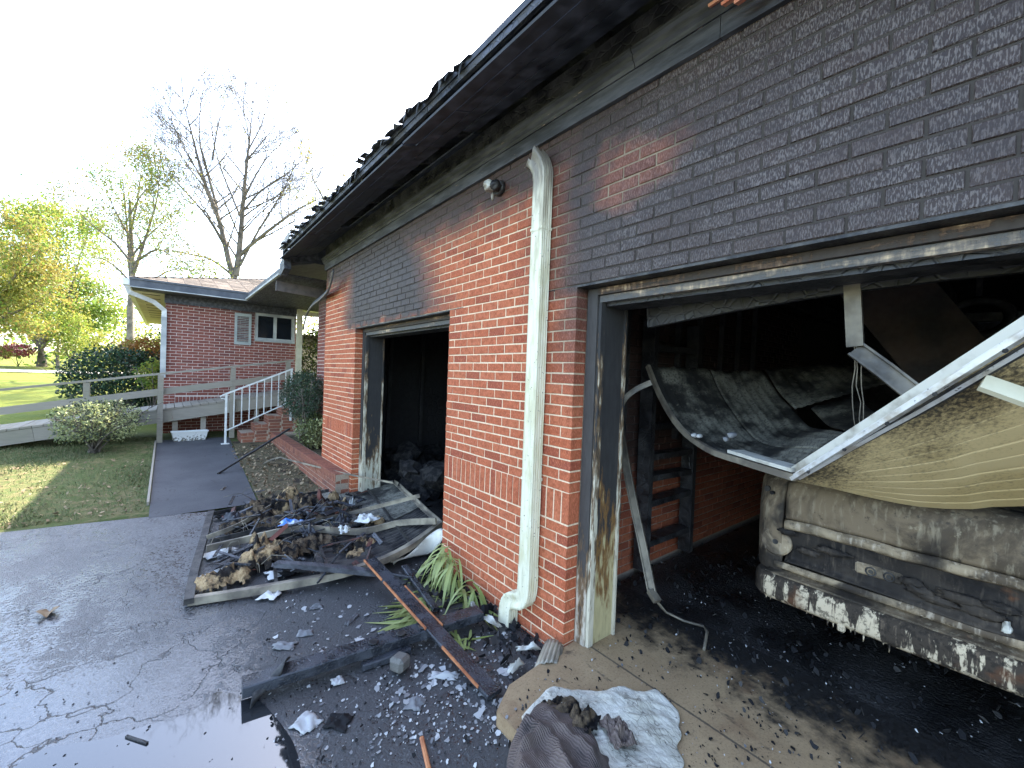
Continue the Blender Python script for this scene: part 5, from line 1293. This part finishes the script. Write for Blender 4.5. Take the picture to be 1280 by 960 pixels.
box('fascia', (EX0-.002,EY+.0,EZ2-.19), (EX0+.02,24,EZ2-.053), M['cream'], H)
# eaves board of the breezeway: dark board over a pale strip
MB().bar((VX-.01,7.8,EZ2-.14),(VX-.01,EY+.0,EZ2-.10), .03, .15).build('fascia', M['fascia'], H)
MB().bar((VX-.04,7.9,EZ2-.19),(VX-.04,EY-.05,EZ2-.16), .05, .035).build('fascia_trim', M['white_soot'], H)
# soffits
box('soffit', (EX0+.02,EY+.0,EZ2-.185), (VX,WY-.002,EZ2-.17), M['fascia'], H)  # dark colour covers both staining and painted shade under the eave
sfl = box('side_soffit', (EX0+.022,WY-.0,EZ2-.188), (WX0-.002,22,EZ2-.173), M['soffit'], H)
for i in range(9): box('vent', (EX0+.16,WY+.35+i*.75,EZ2-.193), (WX0-.1,WY+.43+i*.75,EZ2-.1885), M['vent_dark'], H)
box('frieze_board', (WX0-.02,WY-.03,3.02), (WX1,WY-.004,EZ2-.19), M['frieze'], H)
box('porch_ceiling', (VX+.0,7.9,EZ2-.186), (6.0,WY-.034,EZ2-.172), M['frieze'], H)
p_, q_ = PY(345,357,8.3), PY(404,368,8.3)
MB().bar(p_, q_, .05, .17).build('porch_beam', simple('smoked_brown_beam', (.14,.115,.10), (.07,.06,.055), 5, .7), H)
# corner downspout: elbow from gutter back to the corner, then down
ds = thing('corner_downspout', 'narrow pale downspout running down the left corner of the far brick wing', 'downspout', (WX0-.03, WY-.03, 1.5))
MB().sweep([(EX0-.05,EY+.08,EZ2-.15),(EX0-.02,EY+.12,EZ2-.28),(-.25,EY+.40,EZ2-.40),(WX0-.02,WY-.05,EZ2-.55),(WX0-.02,WY-.045,EZ2-.7)], [(-.045,-.035),(.045,-.035),(.045,.035),(-.045,.035)], up=(0,1,0)).build('elbow', M['white'], ds)
box('pipe', (WX0-.07,WY-.08,1.35), (WX0+.03,WY-.01,EZ2-.68), M['white_soot'], ds)
# porch post and step up
pp = PY(371,400,WY)
po = thing('porch_post', 'pale yellow square post at the breezeway opening beside the small window', 'post', (pp.x+.04, WY-.15, .9))
box('shaft', (pp.x-.02,WY-.2,.9), (pp.x+.1,WY-.08,EZ2-.19), M['cream'], po)
MB().bar((pp.x+.1,WY-.14,2.98+.12),(pp.x+1.2,WY-.14,3.02+.1), .10, .10).build('head_rail', M['cream'], po)
# hanging flashing at the garage corner
hf = thing('hanging_flashing', 'curved strip of burnt flashing hanging from the garage eave end over the breezeway', 'flashing', PX(385,392,2.0))
f_ = polyl([PX(417,338,1.80), PX(412,360,1.82), PX(402,372,1.9), PX(390,382,1.95), PX(383,395,2.0), PX(380,410,2.02)])
MB().sweep([f_(i/16) for i in range(17)], [(-.05,-.008),(.05,-.008),(.05,.008),(-.05,.008)], up=(-1,0,.3)).build('strip', M['frieze'], hf)
MB().sweep([f_(i/16)+Vector((-.02,-.0,-.03)) for i in range(17)], [(-.012,-.008),(.012,-.008),(.012,.008),(-.012,.008)], up=(-1,0,.3)).build('edge', M['tan_metal'], hf)

# ------------------------------------------------------------------ wooden ramp along the wing
RY = 11.05
def rd(x): return .76+.15*x
rp = thing('wooden_ramp', 'weathered grey wooden ramp with plank deck climbing along the brick wing', 'ramp', (-1, RY, .1))
x = -4.2
while x < 2.3:
    MB().bar((x+.07,RY-.03,rd(x+.07)-.018),(x+.07,RY+1.2,rd(x+.07)-.018+rng.uniform(-.004,.004)), .132, .036, (-.15,0,1)).build('deck_board', M['timber'], rp); x += .14
for (xa, xb) in ((-4.2,-1.8),(-1.796,.1),(.104,2.3)):
    MB().bar((xa,RY,rd(xa)-.16),(xb,RY,rd(xb)-.16), .04, .235).build('stringer', M['timber'], rp)
    MB().bar((xa,RY+1.16,rd(xa)-.16),(xb,RY+1.16,rd(xb)-.16), .04, .235).build('stringer', M['timber'], rp)
def rl(x): return 1.49+.163*x
for (xa, xb, dy) in ((-4.2,-1.14,0),(-1.137,1.1,0),(1.103,2.3,0)):
    MB().bar((xa,RY-.03,rl(xa)-.02),(xb,RY-.03,rl(xb)-.02), .14, .038).build('hand_rail', M['timber'], rp)
    MB().bar((xa,RY-.085,rl(xa)-.38),(xb,RY-.085,rl(xb)-.38), .038, .13).build('mid_rail', M['timber'], rp)
for xx, zb_ in ((-3.2,rd(-3.2)-.3),(-1.14,rd(-1.14)-.3),(-.09,.04),(1.12,.1),(2.2,.3)):
    MB().bar((xx,RY-.045 if xx != -.09 else RY-.15,zb_),(xx,RY-.045 if xx != -.09 else RY-.15,rl(xx)-.045), .09, .09, (0,1,0)).build('post', M['timber'], rp)
for xx in (.15,.62,1.6):
    MB().bar((xx,RY+.1,.05),(xx,RY+.1,rd(xx)-.3), .09, .09, (0,1,0)).build('leg', M['timber'], rp)

# ------------------------------------------------------------------ brick steps, porch floor, planter wall
st = thing('brick_steps', 'brick steps climbing to the breezeway beside the white handrail', 'steps', (1.8, 10.7, .1))
SX, SYa, SYb = 1.22, 10.38, 11.0
for i in range(5):
    xa = SX+i*.25; zt = .10+.17*(i+1); xe = xa+.25
    MB().span((xa+.006,SYa+mi,-.05),(xe+.006 if i < 4 else xe,SYb,zt-.004)).build('step_core', M['mortar_s'], st)
    its = []
    for c in range(int(round((zt+.02)/CO))):
        z = zt-(c+.5)*CO
        if c == 0:
            for j in range(2): its.append(((xa+.0625+.125*j, z, .125, CO, False), (Vector((0,SYa,0)), Vector((1,0,0)), Vector((0,-1,0)))))
        else: its.append(((xa+.125, z, .25 if c % 2 else .2, CO, False), (Vector((0,SYa,0)), Vector((1,0,0)), Vector((0,-1,0)))))
    for c in range(3):
        z = zt-(c+.5)*CO; u = SYa
        while u < SYb-.05: its.append(((u+.1, z, .2, CO, False), (Vector((xa,0,0)), Vector((0,1,0)), Vector((-1,0,0))))); u += BL
    place_bricks(its, st, M['brick_s'], 60, 20+i)
pf = MB().span((SX+1.25,8.0,-.1),(5.5,12.28,.93)).build('porch_floor', M['path']); pf['kind'] = 'structure'
pw = thing('planter_wall', 'low brick planter wall with a rowlock top running from the steps to the garage corner', 'wall', (1.84, 8.8, -.05))
PXa, PYa, PYb, PZt = 1.76, 5.80, 10.3, .27
MB().span((PXa+mi,PYa,-.2),(PXa+.178,7.14,PZt-.006)).span((PXa+mi,7.14,-.2),(PXa+.19,PYb,PZt-.006)).span((PXa+.19,PYb-.19,-.2),(2.45,PYb-.002,PZt-.006)).build('core', M['mortar_s'], pw)
its = [(b, (Vector((PXa,0,0)), Vector((0,1,0)), Vector((-1,0,0)))) for b in lay(PYa, PYb, PZt-CO*1.6-5*CO, 5)]
n_ = int((PYb-PYa)/CO)
its += [((PYa+(i+.5)*CO, PZt-.054, CO, .108, True), (Vector((PXa-.006,0,0)), Vector((0,1,0)), Vector((-1,0,0)))) for i in range(n_)]
its += [(b, (Vector((0,PYa,0)), Vector((1,0,0)), Vector((0,-1,0)))) for b in lay(PXa, 1.937, PZt-CO*6, 6)]
place_bricks(its, pw, M['brick_s'], 150, 30)
cap_ = MB()
for i in range(n_): cap_.box((PXa+.086, PYa+(i+.5)*CO, PZt-.003), (.176,CO-.008,.012), None, .003)
cap_.build('cap', M['brick_s'], pw)
MB().span((PXa+.195,7.15,-.1),(2.29,PYb-.195,PZt-.06)).build('planter_soil', M['litter'])['kind'] = 'structure'
# white handrail
hr = thing('white_handrail', 'white metal handrail with thin balusters beside the brick steps', 'handrail', (1.0, 10.35, .1))
HY = 10.35
def hx(px, py): return PY(px, py, HY)
t0, t1, e0, e1 = hx(283,492), hx(366,461), hx(283,538), hx(368,500)
MB().bar(t0+Vector((-.06,0,-.03)), t1, .035, .03).build('top_rail', M['white'], hr)
MB().bar(e0, e1, .03, .022).build('bottom_rail', M['white'], hr)
MB().bar((t0.x,HY,.06),(t0.x,HY,t0.z-.01), .036, .036, (0,1,0)).build('post', M['white'], hr)
MB().bar((t1.x-.02,HY,.5),(t1.x-.02,HY,t1.z-.02), .036, .036, (0,1,0)).build('post', M['white'], hr)
MB().tube([t0+Vector((-.06,0,-.03)), t0+Vector((-.10,0,-.06)), t0+Vector((-.09,0,-.10)), t0+Vector((-.03,0,-.11)), t0+Vector((0,0,-.10))], .012, 6).build('scroll', M['white'], hr)
MB().box((t0.x,HY,.075), (.14,.1,.012)).build('base_plate', M['white'], hr)
for i in range(1, 9):
    t = i/9; xx = t0.x+(t1.x-t0.x)*t
    a_ = e0.lerp(e1, t); b_ = t0.lerp(t1, t); MB().bar((xx,HY,a_.z),(xx,HY,b_.z), .016, .016, (0,1,0)).build('baluster', M['white'], hr)
# white trough, edging strip
g = PG(237,551)
tr = thing('planter_trough', 'empty white plastic planter trough stained at the bottom at the foot of the ramp', 'planter', g)
def trough_mat():
    k = NB('stained_white_plastic'); v = k.pos(); z = k.sep(v)[2]; n = k.noise(v, 28, 5, .7)
    f = k.ma('ADD', n, k.mr(z, g.z, g.z+.22, .14, -.12, False)); c = k.mix(k.mr(f, .56, .62), (.7,.7,.66), (.13,.12,.09)); return k.out(c, .5)
M['trough'] = trough_mat()
tm = MB(); Lx, dy, hh = .60, .16, .20; ax = Vector((1,.10,0)).normalized(); ay = Vector((-.10,1,0)).normalized()
def tp(a, b, z): return g+ax*a+ay*b+Vector((0,0,z))
o1 = [tp(-Lx/2+.04,-dy/2+.03,0),tp(Lx/2-.04,-dy/2+.03,0),tp(Lx/2-.04,dy/2-.03,0),tp(-Lx/2+.04,dy/2-.03,0)]
o2 = [tp(-Lx/2,-dy/2,hh),tp(Lx/2,-dy/2,hh),tp(Lx/2,dy/2,hh),tp(-Lx/2,dy/2,hh)]
i2 = [tp(-Lx/2+.02,-dy/2+.02,hh),tp(Lx/2-.02,-dy/2+.02,hh),tp(Lx/2-.02,dy/2-.02,hh),tp(-Lx/2+.02,dy/2-.02,hh)]
i1 = [p+Vector((0,0,.02)) for p in o1]
tm.add(o1+o2+i2+i1, [(3,2,1,0)]+[(i,(i+1)%4,4+(i+1)%4,4+i) for i in range(4)]+[(4+i,4+(i+1)%4,8+(i+1)%4,8+i) for i in range(4)]+[(8+i,8+(i+1)%4,12+(i+1)%4,12+i) for i in range(4)]+[(12,13,14,15)])
tm.build('trough', M['trough'], tr)
lip = MB(); 
for i in range(4): lip.bar(o2[i], o2[(i+1)%4], .022, .022)
lip.build('rim', M['trough'], tr)
es = thing('edging_strip', 'thin pale timber edging strip along the left side of the path', 'edging', (-.15, 9, 0))
for (a_, b_) in ((6.75,8.9),(8.905,11.0)): MB().bar((-.15,a_,gz(a_)+.015),(-.15,b_,gz(b_)+.015), .025, .06).build('board', M['timber'], es)

# ------------------------------------------------------------------ plants
def leafset(pts, size, r, flat=0.0, asp=.55):
    """rhombic leaves at the given points; returns verts, faces"""
    n = len(pts)
    if n == 0: return np.zeros((0,3)), []
    P = np.array([tuple(p) for p in pts]); g_ = np.random.default_rng(r)
    a = g_.normal(size=(n,3)); a[:,2] = a[:,2]*(1-flat)-.25; a /= np.linalg.norm(a,axis=1)[:,None]
    b = np.cross(a, g_.normal(size=(n,3))); b /= np.linalg.norm(b,axis=1)[:,None]
    s_ = (size*(.6+.8*g_.random(n)))[:,None]
    V = np.stack([P, P+a*s_*.5+b*s_*asp*.5, P+a*s_, P+a*s_*.5-b*s_*asp*.5], 1).reshape(-1,3)
    return V, [(4*i,4*i+1,4*i+2,4*i+3) for i in range(n)]
def leaf_obj(name, pts, size, m, parent, seed=0, asp=.55):
    V, F = leafset(pts, size, seed, asp=asp); mb = MB(); mb.v = [Vector(v) for v in V]; mb.f = F; mb.sm = [False]*len(F)
    return mb.build(name, m, parent)
def wood(mb, p, d, L, r, lvl, rg_, tips, maxl, spread=.55, up=.12, kids=(5,5,4), n=5):
    pts = [Vector(p)]; d = Vector(d).normalized()
    for i in range(n):
        d = (d+Vector((rg_.gauss(0,.13), rg_.gauss(0,.13), rg_.gauss(0,.10)+up*.3))).normalized(); pts.append(pts[-1]+d*(L/n))
    mb.tube(pts, [max(r*(1-.7*i/n), .0065) for i in range(n+1)], 6 if lvl == 0 else (4 if lvl == 1 else 3), cap=False)
    if lvl >= maxl:
        tips += pts[2:]; return
    k_ = kids[min(lvl, len(kids)-1)]
    for j in range(k_):
        t = .25+.75*(j+rg_.random())/k_; i = min(int(t*n), n-1); q = pts[i].lerp(pts[i+1], t*n-i)
        dd = (pts[i+1]-pts[i]).normalized(); s_ = dd.orthogonal().normalized(); s_.rotate(Matrix.Rotation(rg_.uniform(0,6.283), 3, dd))
        nd = (dd*(1-spread*.4)+s_*spread+Vector((0,0,up))).normalized()
        wood(mb, q, nd, L*rg_.uniform(.42,.62)*(1.1-.4*t), r*.5*(1-.4*t), lvl+1, rg_, tips, maxl, spread, up, kids, 4)
    tips.append(pts[-1])
def tree(name, label, D, trunk, r0, limbs, leafm_, nleaf, lsize, lsc, maxl=2, kids=(6,5,4), bark='bark', group=None, seed=1, base=None, spread=.6, up=.12, Llim=.55, depthj=.25, leafpow=None):
    """trunk: list of picture points; limbs: lists of picture points starting on the trunk; everything stands at depth D"""
    rg_ = random.Random(seed); b0 = PD(*trunk[0], D); b0.z = min(b0.z, gz(b0.y))
    t = thing(name, label, 'tree', b0, group)
    px = D/FPX; mb = MB(); tips = []
    tp_ = [PD(a, b, D) for a, b in trunk]; tp_[0] = b0
    f = polyl(tp_); n = 14; mb.tube([f(i/n) for i in range(n+1)], [r0*(1.25 if i == 0 else 1)*(1-.7*i/n) for i in range(n+1)], 9, cap=False)
    lm = MB()
    for L_ in limbs:
        rr = L_[0]; off_ = rg_.uniform(-1,1)*depthj*len(L_)*20*px if depthj else 0
        pp_ = []
        for i, (a, b) in enumerate(L_[1:]):
            dd = D+off_*(i/max(1, len(L_)-2)); pp_.append(PD(a, b, dd))
        f = polyl(pp_); n = 10; Pn = [f(i/n) for i in range(n+1)]
        lm.tube(Pn, [max(rr*(1-.93*i/n), .010) for i in range(n+1)], 6, cap=False)
        for _e in range(3): wood(lm, Pn[-1], (Pn[-1]-Pn[-3]).normalized()+Vector((rg_.gauss(0,.35),rg_.gauss(0,.35),rg_.gauss(0,.3))), rr*7*rg_.uniform(.7,1.3)+.3, max(rr*.1,.009), 1, rg_, tips, maxl, spread, up, (kids[0],)+tuple(kids[1:]), 4)
        Ltot = sum((b-a).length for a, b in zip(Pn, Pn[1:]))
        k_ = kids[0]*2
        for j in range(k_):
            tt_ = .15+.85*(j+rg_.random())/k_; i = min(int(tt_*n), n-1); q = Pn[i].lerp(Pn[i+1], tt_*n-i)
            dd = (Pn[i+1]-Pn[i]).normalized(); s_ = dd.orthogonal().normalized(); s_.rotate(Matrix.Rotation(rg_.uniform(0,6.283), 3, dd))
            wood(lm, q, dd*.6+s_*spread+Vector((0,0,up)), Ltot*Llim*rg_.uniform(.5,.9)*(1.05-.5*tt_), max(.016, rr*.33*(1-.55*tt_)), 1, rg_, tips, maxl, spread, up, (kids[0],)+tuple(kids[1:]), 4)
    mb.build('trunk', M[bark], t); lm.build('branches', M[bark], t)
    if nleaf and tips:
        pts = []
        for _ in range(nleaf):
            q = rg_.choice(tips); pts.append(q+Vector((rg_.gauss(0,lsc), rg_.gauss(0,lsc), rg_.gauss(0,lsc*.7))))
        if isinstance(leafm_, (list, tuple)):
            m_ = len(pts)//len(leafm_)
            pts.sort(key=lambda p: mnoise.noise(p*.35)+rg_.gauss(0,.25))
            for i, lmn in enumerate(leafm_): leaf_obj('crown', pts[i*m_:(i+1)*m_], lsize, M[lmn], t, seed+i)
        else: leaf_obj('crown', pts, lsize, M[leafm_], t, seed)
    return t
# big bare tree behind the wing
tree('bare_tree', 'tall bare two stemmed tree rising behind the low shingle roof', 26, [(292,450),(292,390),(293,352),(295,335)], .42,
     [(.19,(294,352),(287,330),(280,300),(272,268),(258,235),(248,200),(238,160),(228,125)),
      (.2,(295,345),(299,315),(302,280),(305,240),(309,200),(313,165),(316,130)),
      (.12,(299,320),(315,305),(340,285),(372,262),(400,248),(432,236)),
      (.08,(283,312),(268,285),(252,262),(232,240),(208,215),(190,198)),
      (.07,(302,275),(290,245),(276,210),(266,170),(262,120)),
      (.07,(304,250),(322,215),(340,190),(362,172)),
      (.065,(303,265),(325,240),(352,222),(380,200)),
      (.065,(296,322),(282,300),(270,270),(255,235),(240,215),(215,190)),
      (.09,(292,345),(265,325),(238,318),(212,314),(190,320)),
      (.09,(272,262),(262,225),(250,180),(250,140),(255,105)),
      (.05,(309,190),(325,160),(332,140),(340,120)),(.05,(262,240),(240,215),(215,175),(200,150)),(.09,(300,332),(322,290),(350,245),(370,205),(382,182)),(.05,(309,200),(338,165),(360,140)),(.05,(320,302),(352,285),(385,270),(415,268)),(.05,(303,290),(330,262),(365,238),(392,225)),(.05,(255,225),(232,190),(215,150),(212,125)),(.05,(266,200),(272,160),(282,125),(290,105))],
     ['l_yellow'], 600, .10, .25, maxl=3, kids=(8,6,5), seed=3, spread=.75, Llim=.62, depthj=.1)
tree('budding_tree', 'thin budding yellow tree at the right of the bare tree above the eave', 24, [(440,470),(436,400),(425,320),(415,280)], .15,
     [(.08,(415,280),(405,250),(392,225),(385,205)),(.08,(417,285),(425,255),(430,230),(428,205)),(.06,(415,280),(398,262),(380,250)),(.06,(420,300),(440,262),(450,235))],
     ['l_yellow','l_gold'], 1500, .11, .22, maxl=2, kids=(4,4,3), seed=5, Llim=.4, depthj=.1)
tree('leafing_tree', 'tall slim pale trunked tree coming into yellow leaf left of the wing roof', 25, [(163,452),(163,420),(163,380),(166,345),(164,300),(162,250)], .22,
     [(.11,(166,345),(175,318),(186,285),(196,250),(200,215)),(.10,(163,345),(160,300),(156,250),(152,205)),(.08,(165,330),(145,305),(120,285),(95,262),(80,250)),(.08,(163,352),(140,330),(115,318)),(.08,(166,330),(195,312),(215,320),(242,335)),(.07,(165,320),(190,290),(215,270)),(.07,(164,300),(145,265),(128,230)),(.07,(163,290),(172,250),(178,200)),(.07,(163,370),(190,350),(225,335),(255,345)),(.06,(162,270),(180,240),(205,228))],
     ['l_yellow','l_green','l_gold'], 17000, .12, .55, maxl=3, kids=(5,4,3), bark='bark_pale', seed=11, Llim=.5)
tree('maple_tree', 'broad green leafed tree standing on the lawn at left', 33, [(52,464),(52,445),(50,430)], .38,
     [(.2,(50,432),(35,415),(15,395),(0,375),(-15,350)),(.2,(51,432),(60,400),(66,360),(70,320),(72,290)),(.18,(52,434),(75,410),(95,390),(115,372)),(.16,(50,430),(45,390),(38,340),(30,300)),(.15,(52,430),(80,385),(95,340),(105,300)),(.14,(52,430),(30,380),(10,330)),(.12,(54,425),(90,405),(125,395)),(.12,(52,400),(55,350),(50,300),(48,275))],
     ['l_green','l_yellow','l_green'], 30000, .19, .55, maxl=2, kids=(6,5,4), seed=21, spread=.75, Llim=.62)
tree('gold_tree', 'golden brown leafed tree at the left edge in front of the green tree', 27, [(-30,472),(-28,440),(-22,400)], .3,
     [(.16,(-22,402),(0,370),(20,345),(40,325)),(.16,(-22,402),(-20,350),(-15,310),(-5,290)),(.14,(-22,410),(10,395),(40,380),(62,368)),(.12,(-22,400),(15,350),(35,300)),(.1,(-24,415),(0,405),(30,408)),(.1,(-22,400),(-50,350),(-70,310)),(.1,(0,370),(25,365),(55,345))],
     ['l_gold','l_green','l_gold','l_yellow'], 18000, .16, .42, maxl=2, kids=(5,5,4), seed=31, spread=.6, Llim=.34)
tree('sapling', 'small bright yellow green tree in front of the far road', 30, [(90,462),(90,450)], .08,
     [(.06,(90,452),(80,435),(76,418)),(.06,(90,452),(95,432),(98,412)),(.05,(90,452),(108,440),(120,428)),(.05,(90,452),(88,425),(90,405))], ['l_yellow','l_green'], 3600, .14, .28, maxl=2, kids=(4,4,3), seed=41, Llim=.45)
tree('sapling', 'slender young tree with a thin straight stem just left of the small yellow tree', 31, [(72,462),(72,440),(73,420)], .12,
     [(.05,(73,425),(68,408),(62,395)),(.05,(73,425),(80,405),(84,390))], ['l_green','l_yellow'], 1200, .15, .3, maxl=2, kids=(3,3,3), seed=43, Llim=.45)

def bush(name, label, c, rad, n, size, mats, nst=10, group=None, seed=1, asp=.55, cat='shrub', hollow=.55, base=None, up=0, stems=True):
    rg_ = random.Random(seed); c = Vector(c); rad = Vector(rad); b0 = Vector(base) if base is not None else Vector((c.x, c.y, gz(c.y)))
    t = thing(name, label, cat, b0, group)
    if stems:
        mb = MB()
        for i in range(nst):
            d = Vector((rg_.gauss(0,.5), rg_.gauss(0,.5), rg_.uniform(-.1,.8))); e = c+Vector((d.x*rad.x, d.y*rad.y, d.z*rad.z*.8))
            m_ = b0.lerp(e, .5)+Vector((rg_.gauss(0,.04), rg_.gauss(0,.04), .05)); st_ = [b0+Vector((rg_.gauss(0,.05), rg_.gauss(0,.05), 0)), m_, e]
            mb.tube(st_, [.014,.010,.005], 5)
            for q in range(4):
                a_ = m_.lerp(e, rg_.random()); mb.tube([a_, a_+Vector((rg_.gauss(0,.3)*rad.x, rg_.gauss(0,.3)*rad.y, rg_.uniform(.1,.4)*rad.z))], [.006,.003], 4)
        mb.build('stems', M['bark'], t)
    pts = []
    while len(pts) < n:
        d = Vector((rg_.gauss(0,1), rg_.gauss(0,1), rg_.gauss(0,1))).normalized(); k_ = rg_.random()**.5
        k_ = hollow+(1-hollow)*k_ if rg_.random() < .75 else k_
        bump_ = 1+.28*mnoise.noise(d*2.3+Vector((seed,0,0)))+.18*mnoise.noise(d*6+Vector((0,seed,0)))
        p = c+Vector((d.x*rad.x, d.y*rad.y, d.z*rad.z))*(k_*bump_)
        if p.z < b0.z+.02: continue
        pts.append(p)
    pts.sort(key=lambda p: mnoise.noise(p*2.2/max(rad))+rg_.gauss(0,.3)); m_ = len(pts)//len(mats)
    for i, mm in enumerate(mats): leaf_obj('foliage', pts[i*m_:(i+1)*m_], size, M[mm], t, seed+i, asp)
    return t
c = PG(118,566); c2 = c+Vector((0,0,.62))
bush('variegated_shrub', 'pale variegated shrub on the lawn in front of the ramp, half of it in sun', PY(122,526,c.y+.1), (.62,.5,.38), 5200, .042, ['l_varieg','l_varieg','l_varieg','l_nandina'], 26, seed=4, base=c)
bush('evergreen_bush', 'large dense dark green bush behind the ramp rail left of the wing', PY(150,474,16.5), (1.25,1.0,.95), 9000, .085, ['l_dark','l_dark','l_nandina'], 12, seed=7)
bush('azalea', 'orange red leafed azalea beyond the dark bush beside the corner downspout', PY(185,441,17.5), (.85,.7,.45), 3600, .075, ['l_orange','l_orange','l_yellow'], 8, seed=9)
bush('azalea', 'yellow green low bush below the orange azalea by the wing corner', PY(196,470,15.0), (.45,.4,.45), 1500, .07, ['l_yellow','l_green'], 8, seed=12)
bush('azalea', 'distant crimson flowering bush at the far left beyond the road', PY(22,438,48), (.9,.8,.5), 900, .16, ['l_red'], 6, seed=14)
bush('azalea', 'distant pink flowering bush at the left picture edge', PY(-4,440,46), (.8,.8,.6), 900, .16, ['l_red','l_gold','l_yellow'], 6, seed=15)
bn = PX(385,520,2.08)
bush('low_shrub', 'bronze green leafy shrub in the brick planter beside the steps', Vector((2.08,8.35,.55)), (.22,.62,.34), 2600, .05, ['l_shrub','l_shrub','l_varieg'], 14, seed=17, base=(2.05,8.4,.2))
nd = bush('nandina', 'drooping dull green feathery shrub overhanging the brick planter at the garage corner', Vector((1.98,8.6,1.18)), (.34,.72,.46), 5200, .055, ['l_nandina','l_nandina','l_dark'], 18, seed=19, base=(2.05,8.5,.2), asp=.3)
bush('evergreen_bush', 'green bush seen through the breezeway opening behind the pale post', (4.9,17.5,1.9), (1.3,.8,1.5), 5000, .1, ['l_shrub','l_dark','l_green'], 6, seed=23)
# far woods: too far to count
def woods(name, n, size, mats, seed, ang, rad, zr):
    rg_ = random.Random(seed)
    for i, mm in enumerate(mats):
        pts = []
        cl = [(rg_.uniform(*ang), rg_.uniform(*rad), rg_.uniform(1.5,3.6), rg_.uniform(*zr)) for _ in range(90)]
        while len(pts) < n//len(mats):
            a_, r_, s_, zz = rg_.choice(cl); d = Vector((rg_.gauss(0,1), rg_.gauss(0,1), rg_.gauss(0,1))).normalized()*rg_.random()**.35
            x, y = r_*math.sin(a_), r_*math.cos(a_); p = Vector((x+d.x*s_, y+d.y*s_, gz(y)+zz+d.z*s_*.9))
            if p.z > gz(y)-.2: pts.append(p)
        mb = MB(); V, F = leafset(pts, size, seed+i); mb.v = [Vector(v) for v in V]; mb.f = F; mb.sm = [False]*len(F)
        tag(mb.build(name, M[mm]), kind='stuff')
woods('woods', 16000, .5, ['l_green','l_yellow','l_dark','l_gold'], 51, (R(-40), R(34)), (62, 95), (.5, 8.5))
woods('hedgerow', 9000, .3, ['l_green','l_yellow','l_dark'], 57, (R(-8), R(24)), (46, 58), (.3, 3.0))
# turf blades on the near lawn
def turf():
    g_ = np.random.default_rng(5); n = 46000
    x = -.18-g_.random(n)**1.2*4.6; y = 6.52+g_.random(n)**1.3*5.2
    keep = g_.random(n) < np.clip(.45+.6*np.sin(x*2.1+np.sin(y*1.7)*1.3), .15, 1)
    x, y = x[keep], y[keep]; n = len(x)
    z = np.array([gz(v) for v in y])-.005; a = g_.random(n)*6.283; h_ = .022+.035*g_.random(n); w_ = .0035+.003*g_.random(n)
    ln = g_.normal(size=(n,2))*.02
    b1 = np.stack([x-np.cos(a)*w_, y-np.sin(a)*w_, z], 1); b2 = np.stack([x+np.cos(a)*w_, y+np.sin(a)*w_, z], 1); t_ = np.stack([x+ln[:,0], y+ln[:,1], z+h_], 1)
    V = np.stack([b1, b2, t_], 1).reshape(-1, 3); me = bpy.data.meshes.new('grass'); me.from_pydata(V.tolist(), [], [(3*i,3*i+1,3*i+2) for i in range(n)])
    me.materials.append(M['blade']); o = bpy.data.objects.new('grass', me); COL.objects.link(o); o['kind'] = 'stuff'
turf()
